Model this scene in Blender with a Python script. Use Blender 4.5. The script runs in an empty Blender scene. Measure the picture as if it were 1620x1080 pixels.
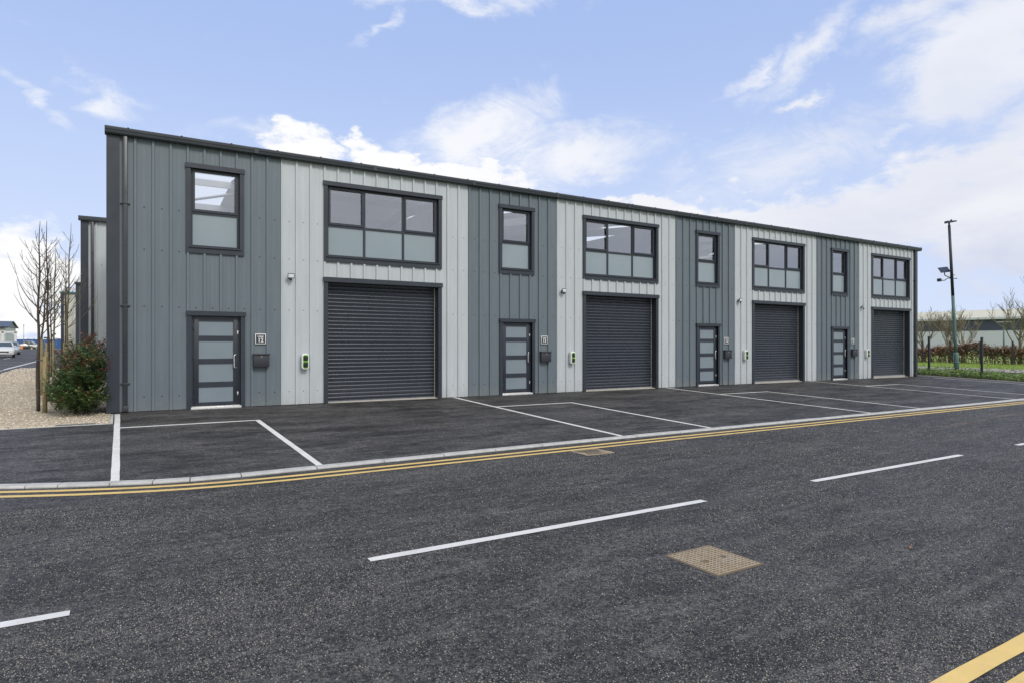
import bpy, bmesh, math, random
from mathutils import Vector, Matrix
R = math.radians
S = bpy.context.scene
# ------------------------------------------------------------------ camera
cam_d = bpy.data.cameras.new('camera'); cam = bpy.data.objects.new('camera', cam_d)
S.collection.objects.link(cam); S.camera = cam
CAM = Vector((0.2265, -16.714, 1.52))
cam.location = CAM
cam.rotation_euler = (R(90), 0, -R(31.4525))
cam_d.sensor_width = 36; cam_d.lens = 36*1012/1620
cam_d.shift_y = 4/1620
cam_d.clip_end = 3000
# ------------------------------------------------------------------ world
SUN_EL, SUN_AZ = 41, 170          # azimuth clockwise from +Y
W = bpy.data.worlds.new('World'); S.world = W; W.use_nodes = True

def px_dir(px, py):
    th = R(31.4525); c, s = math.cos(th), math.sin(th)
    xp = (px-810)/1012; yp = (544-py)/1012
    d = Vector((xp*c+s, -xp*s+c, yp))
    return math.atan2(d.x, d.y), math.atan2(d.z, math.hypot(d.x, d.y))

def build_world():
    nt = W.node_tree; N = nt.nodes; L = nt.links; N.clear()
    def mth(op, a, b=None, c=None, clamp=False):
        n = N.new('ShaderNodeMath'); n.operation = op; n.use_clamp = clamp
        for i, v in enumerate((a, b, c)):
            if v is None: continue
            if isinstance(v, (int, float)): n.inputs[i].default_value = v
            else: L.new(v, n.inputs[i])
        return n.outputs[0]
    out = N.new('ShaderNodeOutputWorld'); bg = N.new('ShaderNodeBackground')
    sky = N.new('ShaderNodeTexSky'); sky.sky_type = 'NISHITA'; sky.sun_disc = False
    sky.sun_elevation = R(SUN_EL); sky.sun_rotation = R(SUN_AZ)
    sky.air_density = 1.0; sky.dust_density = 1.0; sky.ozone_density = 2.0
    tc = N.new('ShaderNodeTexCoord'); sp = N.new('ShaderNodeSeparateXYZ'); L.new(tc.outputs['Generated'], sp.inputs[0])
    X, Y, Z = sp.outputs
    az = mth('ARCTAN2', X, Y); el = mth('ARCSINE', Z)
    # noise fields over azimuth / elevation
    cmb = N.new('ShaderNodeCombineXYZ'); L.new(az, cmb.inputs[0]); L.new(mth('MULTIPLY', el, 1.9), cmb.inputs[1])
    def noise(scale, detail, rough, dist=0.0, off=0.0):
        n = N.new('ShaderNodeTexNoise'); n.inputs['Scale'].default_value = scale
        n.inputs['Detail'].default_value = detail; n.inputs['Roughness'].default_value = rough
        n.inputs['Distortion'].default_value = dist
        m = N.new('ShaderNodeMapping'); m.inputs['Location'].default_value = (off, off*.7, off*1.3)
        L.new(cmb.outputs[0], m.inputs[0]); L.new(m.outputs[0], n.inputs['Vector'])
        return n.outputs[0]
    wa = mth('ADD', mth('MULTIPLY', mth('SUBTRACT', noise(5.5, 3, .55, 0, 21.), .5), .22), mth('MULTIPLY', mth('SUBTRACT', noise(19, 6, .62, 0, 5.), .5), .13))
    we = mth('ADD', mth('MULTIPLY', mth('SUBTRACT', noise(5.5, 3, .55, 0, 33.), .5), .12), mth('MULTIPLY', mth('SUBTRACT', noise(19, 6, .62, 0, 45.), .5), .09))
    azw = mth('ADD', az, wa); elw = mth('ADD', el, we)
    n_puff = noise(15, 9, .6, .2, 3.1)
    n_wisp = noise(8, 10, .72, .9, 7.7)
    n_big = noise(2.2, 6, .6, .6, 1.3)
    azs = mth('ADD', az, mth('MULTIPLY', wa, .6)); els = mth('ADD', el, mth('MULTIPLY', we, .6))
    def blob(px, py, rx, ry, rot=0, k=1.0, soft=False):
        a, e = px_dir(px, py); a2, e2 = px_dir(px+rx, py); a3, e3 = px_dir(px, py-ry)
        sa = abs(a2-a); se = abs(e3-e)
        da = mth('SUBTRACT', azs if soft else azw, a); de = mth('SUBTRACT', els if soft else elw, e)
        cr, sr = math.cos(R(rot)), math.sin(R(rot))
        u = mth('ADD', mth('MULTIPLY', da, cr), mth('MULTIPLY', de, sr))
        v = mth('SUBTRACT', mth('MULTIPLY', de, cr), mth('MULTIPLY', da, sr))
        u = mth('DIVIDE', u, sa); v = mth('DIVIDE', v, se)
        r = mth('SQRT', mth('ADD', mth('MULTIPLY', u, u), mth('MULTIPLY', v, v)))
        return mth('MULTIPLY', mth('SUBTRACT', 1.0, r, clamp=True), k)
    def maxall(l):
        a = l[0]
        for b in l[1:]: a = mth('MAXIMUM', a, b)
        return a
    puffs = maxall([blob(*b) for b in [
        (30, 440, 125, 150), (500, 240, 80, 55, 0, .9), (590, 252, 62, 52), (720, 285, 95, 45), (640, 300, 300, 50),
        (1010, 330, 130, 38), (1180, 360, 330, 90, 8), (1380, 350, 330, 120, 14), (1590, 330, 280, 170), (60, 520, 160, 70)]])
    wisps = maxall([blob(*b, soft=True) for b in [
        (760, 215, 190, 80, 14, 1.25), (900, 250, 210, 65, 10, 1.1), (1560, 80, 270, 145, 20, 1.6), (1500, 140, 170, 75, 30, 1.3),
        (1280, 75, 200, 46, 36, .88), (1190, 120, 90, 28, 35, .8), (1280, 155, 60, 20, 5, .95), (1450, 25, 150, 60, 10, .9), (1600, 230, 150, 120, 25, 1.0),
        (70, 165, 85, 22, -38, .62), (180, 160, 90, 35, -10, .72), (720, -8, 330, 34, 0, .75), (590, 38, 95, 26, 22, .72), (1250, 250, 420, 90, 10, .65),
        (1400, 215, 70, 25, 25, .8), (410, 215, 170, 30, 0, .6)]])
    # puffy: crisp edge ; wispy: soft edge
    p = mth('ADD', mth('MULTIPLY', puffs, 1.5), mth('MULTIPLY', mth('SUBTRACT', n_puff, .5), 1.2))
    mp = N.new('ShaderNodeMapRange'); mp.interpolation_type = 'SMOOTHSTEP'
    L.new(p, mp.inputs[0]); mp.inputs[1].default_value = .30; mp.inputs[2].default_value = .86
    w = mth('ADD', mth('MULTIPLY', wisps, 1.45), mth('MULTIPLY', mth('SUBTRACT', n_wisp, .5), 2.0))
    mw = N.new('ShaderNodeMapRange'); mw.interpolation_type = 'SMOOTHSTEP'
    L.new(w, mw.inputs[0]); mw.inputs[1].default_value = .15; mw.inputs[2].default_value = 1.45; mw.inputs[4].default_value = .86
    # the rest of the sky (overhead and behind) is unseen near-full cloud, thickened to neutralise the light
    away = N.new('ShaderNodeVectorMath'); away.operation = 'DOT_PRODUCT'
    L.new(tc.outputs['Generated'], away.inputs[0]); away.inputs[1].default_value = (math.sin(R(31.45))*.95, math.cos(R(31.45))*.95, .25)
    aw = N.new('ShaderNodeMapRange'); L.new(away.outputs['Value'], aw.inputs[0]); aw.inputs[1].default_value = .55; aw.inputs[2].default_value = .2
    bk = N.new('ShaderNodeMapRange'); L.new(n_big, bk.inputs[0]); bk.inputs[1].default_value = .22; bk.inputs[2].default_value = .45
    back = mth('MULTIPLY', aw.outputs[0], bk.outputs[0])
    mask = mth('MAXIMUM', mth('MAXIMUM', mp.outputs[0], mw.outputs[0]), back)
    # horizon veil
    hz = N.new('ShaderNodeMapRange'); hz.interpolation_type = 'SMOOTHSTEP'; L.new(el, hz.inputs[0])
    hz.inputs[1].default_value = .50; hz.inputs[2].default_value = .0; hz.inputs[4].default_value = .62
    mask2 = mth('MAXIMUM', mask, 0.0)
    # cloud tone: white tops, lavender grey inside
    tone = N.new('ShaderNodeMapRange'); L.new(noise(5, 5, .55, .4, 12.0), tone.inputs[0]); tone.inputs[1].default_value = .35; tone.inputs[2].default_value = .62
    right = N.new('ShaderNodeMapRange'); L.new(az, right.inputs[0]); a0, _ = px_dir(700, 300); a1, _ = px_dir(1450, 300)
    right.inputs[1].default_value = a0; right.inputs[2].default_value = a1
    lowr = N.new('ShaderNodeMapRange'); L.new(el, lowr.inputs[0]); _, e0 = px_dir(1500, 480); _, e1 = px_dir(1500, 260)
    lowr.inputs[1].default_value = e1; lowr.inputs[2].default_value = e0; lowr.inputs[3].default_value = .45
    gr = mth('MULTIPLY', mth('MULTIPLY', right.outputs[0], lowr.outputs[0]), mth('ADD', mth('MULTIPLY', tone.outputs[0], .5), .5))
    cc = N.new('ShaderNodeMixRGB'); L.new(gr, cc.inputs[0]); cc.inputs[1].default_value = (10.0, 10.0, 10.1, 1); cc.inputs[2].default_value = (5.9, 6.4, 8.1, 1)
    # sky tint
    tint = N.new('ShaderNodeMixRGB'); tint.blend_type = 'MULTIPLY'; tint.inputs[0].default_value = 1
    L.new(sky.outputs[0], tint.inputs[1]); tint.inputs[2].default_value = SKY_TINT
    lift = N.new('ShaderNodeMixRGB'); lift.inputs[0].default_value = .78; L.new(tint.outputs[0], lift.inputs[1]); lift.inputs[2].default_value = (4.75, 6.3, 10.3, 1)
    veil = N.new('ShaderNodeMixRGB'); L.new(hz.outputs[0], veil.inputs[0]); L.new(lift.outputs[0], veil.inputs[1]); veil.inputs[2].default_value = (7.9, 8.7, 10.3, 1)
    mx = N.new('ShaderNodeMixRGB'); L.new(mask2, mx.inputs[0]); L.new(veil.outputs[0], mx.inputs[1]); L.new(cc.outputs[0], mx.inputs[2])
    L.new(mx.outputs[0], bg.inputs[0]); bg.inputs[1].default_value = .095
    L.new(bg.outputs[0], out.inputs[0])
SKY_TINT = (1.15, 1.05, 1.0, 1)
build_world()
W.cycles.sampling_method = 'MANUAL'; W.cycles.sample_map_resolution = 512
# ------------------------------------------------------------------ sun and exposure
sd = bpy.data.lights.new('sun', 'SUN'); sd.energy = 1.7; sd.angle = R(18); sd.color = (1, .955, .89)
so = bpy.data.objects.new('sun', sd); S.collection.objects.link(so)
sdir = Vector((math.sin(R(SUN_AZ))*math.cos(R(SUN_EL)), math.cos(R(SUN_AZ))*math.cos(R(SUN_EL)), math.sin(R(SUN_EL))))
so.rotation_euler = (-sdir).to_track_quat('-Z', 'Y').to_euler(); so.location = (0, -30, 40)
S.view_settings.view_transform = 'Standard'; S.view_settings.look = 'None'; S.view_settings.exposure = 0.07
S.render.engine = 'CYCLES'
S.cycles.max_bounces = 8; S.cycles.transparent_max_bounces = 12

# ------------------------------------------------------------------ materials
MAT = {}
class NT:
    def __init__(s, name):
        s.m = bpy.data.materials.new(name); s.m.use_nodes = True; s.nt = s.m.node_tree; s.N = s.nt.nodes; s.L = s.nt.links
        s.b = s.N['Principled BSDF']; MAT[name] = s.m
    def put(s, sock, v):
        if isinstance(v, bpy.types.NodeSocket): s.L.new(v, sock)
        elif isinstance(v, tuple) and len(v) == 3 and sock.type == 'RGBA': sock.default_value = (*v, 1)
        else: sock.default_value = v
    def set(s, **k):
        nm = {'col': 'Base Color', 'rough': 'Roughness', 'metal': 'Metallic', 'spec': 'Specular IOR Level', 'nrm': 'Normal', 'coat': 'Coat Weight'}
        for a, v in k.items(): s.put(s.b.inputs[nm[a]], v)
    def math(s, op, a, b=0.0, clamp=False):
        n = s.N.new('ShaderNodeMath'); n.operation = op; n.use_clamp = clamp; s.put(n.inputs[0], a); s.put(n.inputs[1], b); return n.outputs[0]
    def pos(s, sc=(1, 1, 1), obj=False):
        m = s.N.new('ShaderNodeMapping'); m.inputs['Scale'].default_value = sc
        if obj: t = s.N.new('ShaderNodeTexCoord'); s.L.new(t.outputs['Object'], m.inputs[0])
        else: t = s.N.new('ShaderNodeNewGeometry'); s.L.new(t.outputs['Position'], m.inputs[0])
        return m.outputs[0]
    def noise(s, v, scale, detail=4, rough=.55, dist=0):
        n = s.N.new('ShaderNodeTexNoise'); s.L.new(v, n.inputs['Vector']); n.inputs['Scale'].default_value = scale
        n.inputs['Detail'].default_value = detail; n.inputs['Roughness'].default_value = rough; n.inputs['Distortion'].default_value = dist
        return n.outputs[0]
    def voro(s, v, scale, out='Color', feat='F1'):
        n = s.N.new('ShaderNodeTexVoronoi'); n.feature = feat; s.L.new(v, n.inputs['Vector']); n.inputs['Scale'].default_value = scale; return n.outputs[out]
    def rng(s, v, a, b, c=0., d=1., smooth=False):
        n = s.N.new('ShaderNodeMapRange'); s.put(n.inputs[0], v)
        if smooth: n.interpolation_type = 'SMOOTHSTEP'
        for i, q in enumerate((a, b, c, d)): n.inputs[i+1].default_value = q
        return n.outputs[0]
    def mix(s, f, a, b, mode='MIX'):
        n = s.N.new('ShaderNodeMixRGB'); n.blend_type = mode; s.put(n.inputs[0], f); s.put(n.inputs[1], a); s.put(n.inputs[2], b); return n.outputs[0]
    def bump(s, h, strength=.5, dist=.01):
        n = s.N.new('ShaderNodeBump'); s.put(n.inputs['Height'], h); n.inputs['Strength'].default_value = strength; n.inputs['Distance'].default_value = dist; return n.outputs[0]

def paint(name, col, rough=.45, var=.08, metal=0., spec=.5, obj=True, scale=3., dirt=None, bump=0):
    t = NT(name); v = t.pos(obj=obj)
    n = t.noise(v, scale, 5, .6); n2 = t.noise(v, scale*14, 3, .6)
    f = t.rng(t.math('ADD', t.math('MULTIPLY', n, .7), t.math('MULTIPLY', n2, .3)), .3, .7)
    a = tuple(c*(1-var) for c in col); b = tuple(min(1, c*(1+var)) for c in col)
    c = t.mix(f, a, b)
    if dirt: c = t.mix(t.rng(t.noise(v, scale*2.3, 7, .7), .52, .8, 0, .6), c, dirt)
    t.set(col=c, rough=t.rng(n, .3, .7, rough-.06, rough+.08), metal=metal, spec=spec)
    if bump: t.set(nrm=t.bump(n2, .4, bump))
    return t.m

def cladding(name, col):
    t = NT(name); v = t.pos()
    streak = t.noise(t.pos((3.0, 3.0, .35)), 2.2, 6, .62)
    spots = t.noise(v, 26, 5, .6); big = t.noise(v, .8, 3, .5)
    f = t.rng(streak, .3, .72)
    c = t.mix(f, tuple(x*.90 for x in col), tuple(min(1, x*1.07) for x in col))
    c = t.mix(t.rng(spots, .58, .8, 0, .22), c, tuple(x*.72+.03 for x in col))
    c = t.mix(t.rng(big, .3, .7, 0, .5), c, tuple(x*.95 for x in col))
    sp = t.N.new('ShaderNodeSeparateXYZ'); g = t.N.new('ShaderNodeNewGeometry'); t.L.new(g.outputs['Position'], sp.inputs[0])
    splash = t.math('MULTIPLY', t.rng(sp.outputs[2], .35, .0), t.rng(t.noise(v, 7, 6, .7), .3, .7))
    c = t.mix(t.math('MULTIPLY', splash, .35), c, (.30, .28, .24))
    # slight oil-canning of the flat pans
    oc = t.noise(t.pos((1.6, 1.6, .5)), 1.5, 3, .5)
    t.set(col=c, rough=t.rng(spots, .3, .7, .36, .48), spec=.5, nrm=t.bump(oc, .25, .03))
    return t.m
cladding('dark_cladding', (.138, .174, .198))
cladding('light_cladding', (.50, .54, .565))
paint('anthracite_trim', (.030, .038, .052), .36, .12)
paint('anthracite_frame', (.026, .032, .046), .38, .1)
paint('shutter_paint', (.050, .060, .078), .28, .02, spec=.9)
paint('screw_light', (.27, .285, .295), .5, .1)
paint('gutter_paint', (.036, .043, .052), .30, .12)
paint('white_liner', (.82, .82, .81), .55, .05)
paint('concrete_floor', (.3, .3, .29), .6, .1)
paint('galvanised_steel', (.45, .46, .47), .4, .12, metal=.5)
paint('bright_metal', (.72, .72, .70), .28, .08, metal=.6)
paint('screw_head', (.055, .06, .07), .45, .1)
paint('threshold_metal', (.52, .49, .42), .45, .18)
paint('box_black', (.035, .037, .046), .4, .1)
paint('white_plastic', (.78, .80, .80), .3, .03)
paint('green_plastic', (.22, .50, .05), .35, .05)
paint('socket_dark', (.02, .05, .015), .25, .1)
paint('lens_glass', (.70, .74, .78), .2, .08)
paint('sign_navy', (.035, .038, .055), .4, .05)
paint('sign_white', (.82, .82, .82), .5, .02)
paint('post_black', (.022, .026, .032), .5, .15)
paint('lamp_green', (.085, .16, .155), .5, .2)
paint('lamp_dark', (.018, .026, .032), .45, .2)
paint('solar_cell', (.02, .025, .04), .2, .2)
paint('tyre_rubber', (.025, .025, .026), .8, .1)
paint('headlamp', (.75, .77, .80), .15, .05)
paint('car_white', (.72, .73, .74), .2, .02)
paint('car_silver', (.42, .44, .46), .25, .02, metal=.3)
paint('car_black', (.035, .028, .03), .25, .05)
paint('car_glass', (.05, .065, .07), .1, .1, spec=.8)
paint('number_plate', (.75, .75, .7), .4, .02)
paint('cream_cladding', (.60, .60, .55), .5, .04)
paint('cream_roof', (.60, .57, .42), .5, .10, obj=False, scale=.05)
paint('navy_cladding', (.045, .06, .10), .5, .1)
paint('white_cladding', (.62, .65, .70), .5, .06)
paint('blue_hoarding', (.03, .09, .28), .5, .15)
paint('teal_fascia', (.05, .16, .22), .4, .1)
paint('orange_paint', (.65, .22, .06), .5, .1)
paint('white_steel', (.70, .71, .70), .45, .05)

def stake_mat():
    t = NT('stake_wood'); v = t.pos((6, 6, .8), obj=True)
    g = t.noise(v, 5, 6, .65, .4); k = t.noise(t.pos(obj=True), 9, 4, .6)
    c = t.mix(t.rng(g, .3, .7), (.20, .15, .07), (.42, .35, .20)); c = t.mix(t.rng(k, .6, .75, 0, .7), c, (.13, .10, .05))
    c = t.mix(t.rng(t.noise(t.pos(obj=True), 3, 3, .5), .5, .8, 0, .5), c, (.22, .25, .12))
    t.set(col=c, rough=.8, nrm=t.bump(g, .5, .004))
stake_mat()
def bark(name, a, b):
    t = NT(name); v = t.pos((4, 4, 1), obj=True); g = t.noise(v, 12, 6, .7)
    t.set(col=t.mix(t.rng(g, .3, .7), a, b), rough=.85, nrm=t.bump(g, .6, .005))
bark('bark_brown', (.03, .022, .017), (.10, .078, .058))
bark('bark_olive', (.10, .09, .045), (.27, .25, .15))
bark('bark_pale', (.13, .115, .08), (.34, .30, .20))
def leafm(name, col, rough=.35, tr=.25):
    t = NT(name); oi = t.N.new('ShaderNodeNewGeometry')
    n = t.N.new('ShaderNodeHueSaturation'); t.put(n.inputs['Color'], col)
    t.L.new(t.rng(oi.outputs['Random Per Island'], 0, 1, .6, 1.5), n.inputs['Value']); t.L.new(t.rng(oi.outputs['Random Per Island'], 0, 1, .485, .515), n.inputs['Hue'])
    t.set(col=n.outputs[0], rough=rough, spec=.55)
    tl = t.N.new('ShaderNodeBsdfTranslucent'); t.L.new(n.outputs[0], tl.inputs[0]); mx = t.N.new('ShaderNodeMixShader'); mx.inputs[0].default_value = tr
    t.L.new(t.b.outputs[0], mx.inputs[1]); t.L.new(tl.outputs[0], mx.inputs[2]); t.L.new(mx.outputs[0], t.N['Material Output'].inputs[0])
leafm('leaf_green', (.075, .14, .055), .28); leafm('leaf_mid', (.17, .27, .09), .28); leafm('leaf_red', (.24, .10, .065)); leafm('leaf_yellow', (.34, .28, .10))
leafm('beech_brown', (.34, .17, .11), .7); leafm('beech_dark', (.18, .13, .10), .7); leafm('beech_olive', (.22, .21, .11), .7)
leafm('plant_green', (.24, .34, .09), .5); leafm('plant_dark', (.05, .05, .045), .6); leafm('grass_blade', (.26, .36, .06), .6)
leafm('wood_far', (.10, .105, .10), .9)

def asphalt(name, base, contrast, fine, patchy, seed):
    t = NT(name); v = t.pos()
    # aggregate: voronoi stones of several sizes, each stone with its own tone
    c1 = t.voro(v, fine); sep = t.N.new('ShaderNodeSeparateColor'); t.L.new(c1, sep.inputs[0])
    c2 = t.voro(v, fine*.42); sep2 = t.N.new('ShaderNodeSeparateColor'); t.L.new(c2, sep2.inputs[0])
    e = t.voro(v, fine, 'Distance')
    m = t.N.new('ShaderNodeMapping'); m.inputs['Location'].default_value = (seed, seed, 0); m.inputs['Scale'].default_value = (.7, 1.9, 1); t.L.new(v, m.inputs[0])
    big = t.noise(m.outputs[0], .8, 7, .62, .5)
    mid = t.noise(m.outputs[0], 3.6, 8, .7, .9)
    md = t.noise(v, 22, 5, .75)
    stone = t.math('POWER', sep.outputs[0], 2.2)
    f = t.math('ADD', t.math('MULTIPLY', stone, .62), t.math('MULTIPLY', t.math('POWER', sep2.outputs[1], 3.0), .38))
    f = t.math('MULTIPLY', f, t.rng(md, .25, .75, .35, 1.5))
    f = t.math('MULTIPLY', f, contrast)
    pt = t.rng(t.math('ADD', t.math('MULTIPLY', big, .5), t.math('MULTIPLY', mid, .5)), .42, .60, 1-patchy*.75, 1+patchy*1.1)
    lo = tuple(x*.38 for x in base); hi = tuple(min(1, x*4.6) for x in base)
    c = t.mix(f, lo, (hi[0]*1.06, hi[1]*1.0, hi[2]*.92))
    pv = t.N.new('ShaderNodeVectorMath'); pv.operation = 'SCALE'; t.L.new(c, pv.inputs[0]); t.L.new(pt, pv.inputs['Scale'])
    c = pv.outputs[0]
    # pale dust scuffs
    sc = t.noise(t.pos((.45, 2.6, 1)), 2.1, 8, .72, 1.2)
    c = t.mix(t.math('MULTIPLY', t.rng(sc, .50, .66, 0, .55), t.rng(md, .35, .65)), c, (.20, .195, .185))
    sc2 = t.noise(t.pos((2.4, .5, 1)), 1.3, 8, .74, 1.6)
    c = t.mix(t.math('MULTIPLY', t.rng(sc2, .54, .68, 0, .42), t.rng(md, .4, .65)), c, (.22, .21, .19))
    if name == 'road_asphalt':
        for (x, y, rx, ry) in ((20.6, -9.35, 2.2, .16), (16.6, -9.6, 1.6, .12), (24, -9.0, 1.8, .1)):
            q = t.N.new('ShaderNodeVectorMath'); q.operation = 'SUBTRACT'; t.L.new(v, q.inputs[0]); q.inputs[1].default_value = (x, y, -.3)
            q2 = t.N.new('ShaderNodeVectorMath'); q2.operation = 'MULTIPLY'; t.L.new(q.outputs[0], q2.inputs[0]); q2.inputs[1].default_value = (1/rx, 1/ry, 0)
            ln = t.N.new('ShaderNodeVectorMath'); ln.operation = 'LENGTH'; t.L.new(q2.outputs[0], ln.inputs[0])
            c = t.mix(t.math('MULTIPLY', t.rng(ln.outputs['Value'], 1, .2, 0, .55), t.rng(mid, .4, .6)), c, (.30, .17, .09))
    hgt = t.math('ADD', t.math('MULTIPLY', e, -1.0), t.math('MULTIPLY', md, .6))
    t.set(col=c, rough=t.rng(sep.outputs[1], 0, 1, .55, .85), spec=.42, nrm=t.bump(hgt, .7, .006))
asphalt('road_asphalt', (.0185, .0185, .0190), 1.9, 92, .50, 3)
asphalt('forecourt_asphalt', (.0195, .0195, .0205), 1.5, 105, .95, 11)
asphalt('pavement_asphalt', (.05, .053, .06), .7, 130, .25, 21)
def gravelm():
    t = NT('gravel_bed'); v = t.pos()
    s = t.voro(v, 34); sep = t.N.new('ShaderNodeSeparateColor'); t.L.new(s, sep.inputs[0]); d = t.voro(v, 34, 'Distance')
    c = t.mix(sep.outputs[0], (.44, .37, .27), (.84, .76, .61)); c = t.mix(t.math('MULTIPLY', sep.outputs[1], .4), c, (.50, .36, .24))
    c = t.mix(t.rng(d, .35, .75, 0, .75), c, (.15, .12, .085)); c = t.mix(t.rng(t.noise(v, .9, 5, .6), .45, .7, 0, .4), c, (.45, .38, .28))
    t.set(col=c, rough=.9, nrm=t.bump(t.math('MULTIPLY', d, -1.), .9, .02))
    t = NT('gravel_stone'); g = t.N.new('ShaderNodeNewGeometry'); r = g.outputs['Random Per Island']
    w = t.N.new('ShaderNodeValToRGB'); t.L.new(r, w.inputs[0]); e = w.color_ramp.elements
    e[0].color = (.46, .38, .27, 1); e[1].color = (.86, .80, .68, 1); e[1].position = 1
    for p, cc in ((.3, (.60, .51, .38, 1)), (.5, (.70, .58, .42, 1)), (.7, (.50, .44, .36, 1)), (.85, (.76, .70, .60, 1))):
        q = e.new(p); q.color = cc
    t.set(col=w.outputs[0], rough=.85)
    t = NT('road_chip'); g = t.N.new('ShaderNodeNewGeometry'); r = g.outputs['Random Per Island']
    w = t.N.new('ShaderNodeValToRGB'); t.L.new(r, w.inputs[0]); e = w.color_ramp.elements
    e[0].color = (.012, .013, .016, 1); e[1].color = (.46, .43, .36, 1); e[1].position = 1
    for p, cc in ((.30, (.022, .023, .028, 1)), (.5, (.07, .07, .073, 1)), (.7, (.155, .15, .142, 1)), (.88, (.29, .275, .24, 1))):
        q = e.new(p); q.color = cc
    t.set(col=w.outputs[0], rough=.8)
gravelm()
def grassm():
    t = NT('grass_ground'); v = t.pos(); n = t.noise(v, 1.3, 7, .7); n2 = t.noise(v, 14, 5, .7)
    c = t.mix(t.rng(n2, .3, .7), (.12, .18, .03), (.28, .36, .07)); c = t.mix(t.rng(n, .5, .75, 0, .55), c, (.17, .15, .08))
    t.set(col=c, rough=.95, nrm=t.bump(n2, .8, .03))
    t = NT('soil'); v = t.pos(); n = t.noise(v, 6, 8, .7)
    t.set(col=t.mix(t.rng(n, .3, .7), (.035, .028, .022), (.13, .105, .08)), rough=.95, nrm=t.bump(n, .9, .04))
    t = NT('pink_path'); v = t.pos(); n = t.noise(v, 5, 8, .7)
    t.set(col=t.mix(t.rng(n, .3, .7), (.26, .23, .23), (.40, .35, .35)), rough=.9)
grassm()
def kerbm():
    t = NT('kerb_concrete'); v = t.pos(); n = t.noise(v, 4, 7, .7); n2 = t.noise(v, 60, 4, .7)
    c = t.mix(t.rng(n, .3, .7), (.36, .36, .35), (.56, .56, .54)); c = t.mix(t.rng(n2, .5, .8, 0, .5), c, (.22, .21, .19))
    t.set(col=c, rough=.8, nrm=t.bump(n2, .5, .003))
    def line(nm, col, thr, wear=.25, obj=False):
        t = NT(nm); v = t.pos(); n = t.noise(v, 70, 5, .75); b = t.noise(v, 2.6, 7, .68)
        k = t.math('ADD', t.math('MULTIPLY', n, .55), t.math('MULTIPLY', b, .45))
        c = t.mix(t.rng(b, .3, .7), col, tuple(x*.82 for x in col))
        c = t.mix(t.rng(k, thr, thr+.08, 0, .85), c, (.075, .075, .08))
        c = t.mix(t.rng(t.noise(v, 9, 7, .7), .55, .75, 0, wear), c, (.36, .33, .28))
        t.set(col=c, rough=.65, nrm=t.bump(n, .35, .004))
    line('white_line', (.78, .77, .74), .59); line('yellow_line', (.80, .57, .20), .56, .45)
    t = NT('cover_iron'); v = t.pos(obj=True); n = t.noise(v, 9, 8, .7); n2 = t.noise(v, 55, 5, .7)
    c = t.mix(t.rng(n, .35, .65), (.38, .29, .17), (.42, .37, .29)); c = t.mix(t.rng(n2, .5, .72, 0, .7), c, (.15, .10, .06))
    t.set(col=c, rough=.7, metal=.1, nrm=t.bump(n2, .6, .003))
    t = NT('cover_pale_rust'); v = t.pos(obj=True); n = t.noise(v, 9, 8, .7); n2 = t.noise(v, 90, 5, .7)
    c = t.mix(t.rng(n, .4, .6), (.16, .11, .06), (.24, .19, .13)); c = t.mix(t.rng(n2, .45, .65, 0, .8), c, (.09, .06, .04))
    t.set(col=c, rough=.8)
    t = NT('cover_iron_dark'); v = t.pos(obj=True); n = t.noise(v, 20, 6, .7)
    t.set(col=t.mix(n, (.09, .065, .04), (.20, .15, .09)), rough=.8)
kerbm()
def glasses():
    def gl(nm, refl, tcol, rough=0.0):
        t = NT(nm); t.N.remove(t.b)
        fr = t.N.new('ShaderNodeFresnel'); fr.inputs[0].default_value = 1.5
        gs = t.N.new('ShaderNodeBsdfGlossy'); gs.inputs['Roughness'].default_value = rough; gs.inputs[0].default_value = (.92, .96, 1, 1)
        tr = t.N.new('ShaderNodeBsdfTransparent'); tr.inputs[0].default_value = (*tcol, 1)
        mx = t.N.new('ShaderNodeMixShader'); t.L.new(t.math('ADD', t.math('MULTIPLY', fr.outputs[0], 1.5), refl, True), mx.inputs[0])
        # very slight waviness of the sealed unit
        gs_n = t.bump(t.noise(t.pos(), 1.1, 2, .5), .10, .02); t.L.new(gs_n, gs.inputs['Normal'])
        t.L.new(tr.outputs[0], mx.inputs[1]); t.L.new(gs.outputs[0], mx.inputs[2]); t.L.new(mx.outputs[0], t.N['Material Output'].inputs[0])
    gl('clear_glass', .27, (.86, .88, .88))
    t = NT('frosted_glass'); v = t.pos(); n = t.noise(v, 1.2, 3, .5)
    t.set(col=t.mix(n, (.23, .29, .32), (.30, .36, .385)), rough=.16, spec=.7)
    t = NT('door_glass'); v = t.pos(); n = t.noise(v, 1.7, 4, .5)
    t.set(col=t.mix(n, (.18, .225, .265), (.235, .28, .32)), rough=.18, spec=.65)
    t = NT('rooflight_sheet'); t.N.remove(t.b)
    a = t.N.new('ShaderNodeBsdfTranslucent'); a.inputs[0].default_value = (.95, .95, .93, 1); b = t.N.new('ShaderNodeBsdfTransparent'); b.inputs[0].default_value = (.95, .95, .95, 1)
    mx = t.N.new('ShaderNodeMixShader'); mx.inputs[0].default_value = .45; t.L.new(a.outputs[0], mx.inputs[1]); t.L.new(b.outputs[0], mx.inputs[2]); t.L.new(mx.outputs[0], t.N['Material Output'].inputs[0])
glasses()

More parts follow.
